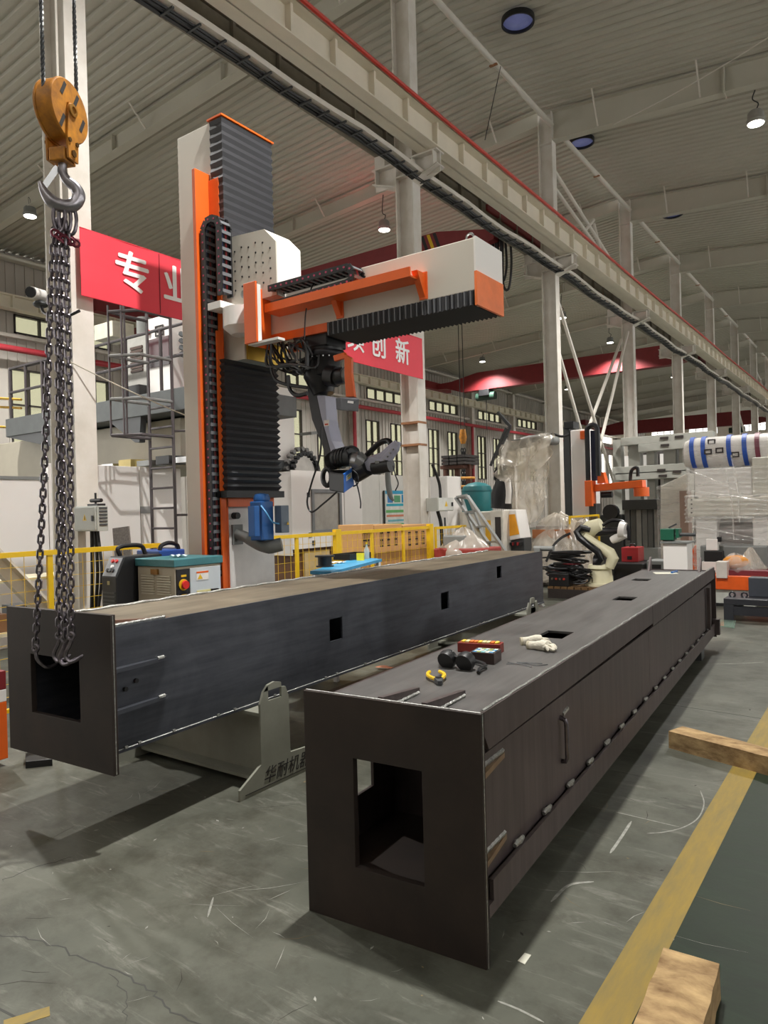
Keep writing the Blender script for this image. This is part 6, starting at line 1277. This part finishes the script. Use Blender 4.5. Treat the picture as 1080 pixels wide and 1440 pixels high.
# --- plastic wrapped machine with blue straps
t = thing('wrapped_machine', 'large white machine wrapped in clear stretch film with blue straps on the right', 'machine', (-2.3, 13, 0))
def mp(x, y, d=0): return ay(x, y, 13+d)
dz0, dz1 = mp(1020, 657).z, mp(1020, 612).z; dr = (dz1-dz0)/2; dzc = (dz0+dz1)/2; xl, xr = mp(972, 640).x, -.9
g = G(); g.tube([(xl-.12, 13.2, dzc), (xl, 13.2, dzc), (xr, 13.2, dzc)], [dr*.82, dr, dr], 28); A('drum', g, offw, smooth=True)
for px in (974, 990, 1026, 1048, 1066):
    x = mp(px, 635).x; g = G(); n = 20; c = [(x-.02*math.sin(a), 13.2-(dr+.012)*math.cos(a), dzc+(dr+.012)*math.sin(a)) for a in [math.pi*(-.35+1.1*k/n) for k in range(n+1)]]
    for p, q in zip(c, c[1:]): p, q = Vector(p), Vector(q); g.hexa([p+Vector((s, 0, 0)) for s in (-.035, .035)]+[q+Vector((s, 0, 0)) for s in (.035, -.035)]+[Vector((p.x+s, 13.2+(p.y-13.2)*1.03, dzc+(p.z-dzc)*1.03)) for s in (-.035, .035)]+[Vector((q.x+s, 13.2+(q.y-13.2)*1.03, dzc+(q.z-dzc)*1.03)) for s in (.035, -.035)])
    A('strap', g, (M('strap blue', (40, 84, 176), .5) if px != 1066 else M('strap maroon', (120, 60, 74), .5)))
for px, py in ((996, 636), (1012, 634), (1034, 640), (1000, 622)):
    q = mp(px, py); g = G(); yy = 13.2-math.sqrt(max(.001, dr*dr-(q.z-dzc)**2)); g.plate_hole((q.x-.05, yy-.02, q.z-.04), (1, 0, 0), (0, 0, 1), (0, 1, 0), .12, .09, [(.02, .1, .02, .07)], .03); A('print_mark', g, dark)
def mbox(nm, x0, y0, x1, y1, ya, yb, m, bev=.02): p, q = ay(x0, y1, ya), ay(x1, y0, ya); g = G(); g.box(p.x, q.x, ya, yb, p.z, q.z); return A(nm, g, m, bev=bev)
mbox('spindle_block', 977, 656, 1057, 698, 12.9, 13.7, offw); mbox('cross_beam', 967, 697, 1120, 727, 12.6, 13.4, M('beam cream', (204, 200, 188), .45))
for px in (1000, 1003, 1006): pass
for i, px in enumerate((970, 970, 970, 970)): q = ay(970, 703+6*i, 12.6); g = G(); g.cyl((q.x+.03, 12.6, q.z), (q.x+.03, 12.585, q.z), .014, 8); A('bolt', g, dark)
mbox('leg', 980, 727, 1008, 812, 12.7, 13.3, offw); mbox('leg', 1060, 727, 1105, 812, 12.7, 13.3, offw)
q = ay(1034, 750, 12.9); g = G(); g.tube([(q.x-.33, 13.1, q.z), (q.x+.33, 13.1, q.z)], .24, 20); A('roller', g, M('roller steel', (150, 142, 140), .35, .5), smooth=True)
mbox('table', 985, 768, 1080, 800, 12.5, 13.4, greym); mbox('upper_arm', 1058, 640, 1120, 697, 12.8, 13.7, M('beam cream', (204, 200, 188), .45))
for (x0, y0, x1, y1, ya, yb) in ((966, 652, 1100, 700, 12.75, 13.75), (964, 692, 1110, 735, 12.5, 13.45), (976, 724, 1108, 806, 12.55, 13.4)):
    p, q = ay(x0, y1, ya), ay(x1, y0, ya); g = G(); cx, cy = (p.x+q.x)/2, (ya+yb)/2; hx_, hy_ = (q.x-p.x)/2, (yb-ya)/2
    def f(u, v, cx=cx, cy=cy, hx_=hx_, hy_=hy_, p=p, q=q):
        a = 2*math.pi*u; c, s = math.cos(a), math.sin(a); k = max(abs(c), abs(s)); e = 1+.035*noise.noise(Vector((a*3, v*9, cx)))+.02*math.sin(v*40+a*2)
        return (cx+hx_*c/k*e, cy+hy_*s/k*e, p.z+(q.z-p.z)*v)
    g.grid(f, 80, 24); A('stretch_film', g, wrap, smooth=True)
p, q = ay(975, 655, 12.8), ay(1075, 655, 12.8); g = G(); g.tube([(xl-.14, 13.2, dzc), (xl-.02, 13.2, dzc), (xr, 13.2, dzc)], [dr*.84, dr*1.04, dr*1.04], 40); A('stretch_film', g, wrap, smooth=True)
for k, (a, b) in enumerate((((966, 660), (1035, 690)), ((1028, 640), (1040, 735)), ((1020, 660), (1032, 760)), ((975, 740), (1075, 760)), ((970, 690), (1080, 705)))):
    g = G(); g.tube(bez([ay(*a, 12.48), ay((a[0]+b[0])/2+3, (a[1]+b[1])/2, 12.45), ay(*b, 12.46)], 6), .012, 5); A('film_fold', g, wrap)
t = thing('wrapped_panel_stack', 'tall pale panel wrapped in stretch film left of the strapped machine', 'panel', (-3.4, 14.2, 0))
p0, p1, p2, p3 = ay(929, 798, 14.2), ay(958, 798, 14.2), ay(968, 665, 14.2), ay(929, 684, 14.2); p0.z = p1.z = 0
g = G(); g.prism([(p0.x, 14.2, 0), (p1.x+.1, 14.2, 0), (p2.x, 14.2, p2.z), (p3.x, 14.2, p3.z)], (0, .5, 0)); A('panel', g, M('beam cream', (204, 200, 188), .45), bev=.01)
g = G(); g.grid(lambda u, v: (p0.x-.03+(p2.x-p0.x+.06)*u, 14.17+.02*math.sin(v*50+u*3), v*(p3.z+(p2.z-p3.z)*u)), 12, 60); A('stretch_film', g, wrap, smooth=True)
g = G(); a, b = ay(958, 798, 14.0), ay(967, 690, 14.0); g.box(a.x, b.x, 14.0, 14.3, 0, b.z); A('edge_post', g, M('edge brown', (150, 124, 110), .5))
t = thing('cut_sheet', 'orange steel sheet with cut corner behind the dark beam end', 'sheet', (-2.8, 13.9, 0)); g = G(); q = [ay(x, y, 13.9) for x, y in ((968, 800), (981, 800), (981, 766), (976, 768), (969, 782))]; g.prism([(p.x, 13.9, 0 if i < 2 else p.z) for i, p in enumerate(q)], (0, .2, 0)); A('panel', g, M('panel orange', (226, 92, 26), .4), bev=.01)
# --- orange base with the small device
t = thing('orange_machine_base', 'orange and white machine base at the right edge behind the dark beam', 'machine base', (-1.6, 11.9, 0))
def ob(nm, x0, y0, x1, y1, ya, yb, m, fl=False):
    p, q = ay(x0, y1, ya), ay(x1, y0, ya); g = G(); g.box(p.x, q.x, ya, yb, 0 if fl else p.z, q.z); return A(nm, g, m, bev=.008)
ob('orange_beam', 990, 813, 1130, 828, 11.8, 12.3, M('panel orange', (226, 92, 26), .4)); ob('white_base', 990, 828, 1062, 850, 11.85, 12.3, M('base white', (204, 206, 198), .5), True); ob('maroon_strip', 1024, 804, 1130, 813, 11.9, 12.3, M('strip maroon', (110, 40, 50), .5)); ob('end_bracket', 1007, 790, 1022, 813, 11.75, 11.95, M('bracket white', (206, 198, 190), .5))
ob('rubber_pad', 990, 849, 1030, 856, 11.82, 12.2, rubber, True)
t = thing('inspection_device', 'white measuring device on black base beside the wrapped machine', 'device', ay(1002, 790, 12.2)); ob('head', 993, 758, 1009, 774, 12.31, 12.43, offw); ob('base', 990, 775, 1016, 790, 12.31, 12.44, blackm); ob('knob', 1008, 755, 1014, 762, 12.32, 12.4, blackm); ob('stand', 988, 790, 1012, 850, 12.31, 12.44, offw, True)
t = thing('plastic_bag_heap', 'crumpled plastic bag with orange content on the machine base', 'bag', ay(1040, 805, 12.1)); q = ay(1036, 803, 12.1); p = ay(1055, 803, 12.1); q.z = p.z = ay(1036, 804, 11.9).z+.015
g = G(); g.ell((q.x, 12.1, q.z+.115), .2, .14, .11); A('content', g, M('bag amber', (214, 140, 50), .6), smooth=True); drape('film', t, plastic, (p.x, 12.15, p.z), [(.02, .34), (.08, .26), (.16, .1), (.22, 0)], 1, .8, 7, .12, 5, 40, 8); drape('film', t, wrap, (q.x, 12.1, q.z), [(.02, .24), (.14, .2), (.24, .08), (.26, 0)], 1, .8, 9, .1, 2, 40, 8)
# --- black fixture cart
t = thing('fixture_cart', 'low black fixture cart with lifting lugs at the right edge', 'cart', (-1.5, 10.6, 0)); bk = M('cart black', (44, 44, 50), .45)
p, q = ay(1018, 872, 10.4), ay(1018, 850, 10.4); g = G(); g.box(p.x, -.6, 10.4, 11.2, .22, .3); A('deck', g, bk, bev=.006)
for x in (p.x+.06, -.7): 
    for y in (10.45, 11.15): g = G(); g.box(x-.06, x+.06, y-.05, y+.05, 0, .22); A('leg', g, bk)
g = G(); g.box(p.x+.1, -.7, 10.42, 10.48, .08, .2); A('skirt', g, bk)
q = ay(1053, 852, 10.7); g = G(); g.box(q.x, q.x+.7, 10.7, 10.9, .3, .56); A('upright_block', g, M('block slate', (60, 64, 72), .5), bev=.01)
for px, py in ((1047, 841), (1030, 846)): c = ay(px, py, 10.6); g = G(); g.tube([(c.x+.035*math.cos(a), 10.6, .33+.035*math.sin(a)) for a in [2*math.pi*k/12 for k in range(12)]], .012, 6, closed=True); A('lifting_lug', g, bk, smooth=True)
g = G(); q = [az(x, y, 0) for x, y in ((1006, 872), (1035, 874), (1033, 884), (1004, 880))]; g.prism([(p.x, p.y, .001) for p in q], (0, 0, .012)); tag(obj('glass_sheet', g, M('green glass', (120, 140, 126), .1)), 'small greenish glass sheet lying on the floor by the black cart', 'glass')
# --- vise
t = thing('bench_vise', 'green bench vise bolted on a white pedestal behind the dark beam', 'vise', (-2.3, 9.7, 0)); gv = M('vise green', (30, 92, 70), .4)
def vp(x, y, d=0): return ay(x, y, 9.7+d)
a, b = vp(933, 798), vp(951, 764); g = G(); g.box(a.x, b.x+.13, 9.7, 10.0, 0, b.z); A('pedestal', g, offw, bev=.006); g = G(); g.box(a.x-.03, b.x+.16, 9.67, 10.03, b.z, b.z+.02); A('top_plate', g, greym)
a, b = vp(927, 762), vp(946, 746); g = G(); g.box(a.x, b.x, 9.75, 9.92, b.z-.13, b.z+.02); A('body', g, gv, bev=.01); g = G(); g.box(b.x+.02, b.x+.06, 9.75, 9.92, b.z-.1, b.z+.02); A('moving_jaw', g, gv, bev=.005)
g = G(); g.cyl((b.x, 9.83, b.z-.06), (b.x+.25, 9.83, b.z-.06), .022, 10); A('screw', g, dgrey, smooth=True); g = G(); g.cyl((b.x+.23, 9.83, b.z-.11), (b.x+.23, 9.83, b.z-.01), .008, 6); A('handle', g, steel); g = G(); g.box(a.x+.02, b.x-.02, 9.8, 9.88, b.z-.16, b.z-.13); A('swivel', g, dgrey); g = G(); g.beam((b.x-.08, 9.83, b.z+.03), (b.x+.02, 9.83, b.z+.08), .02, .02); A('lever', g, dgrey)
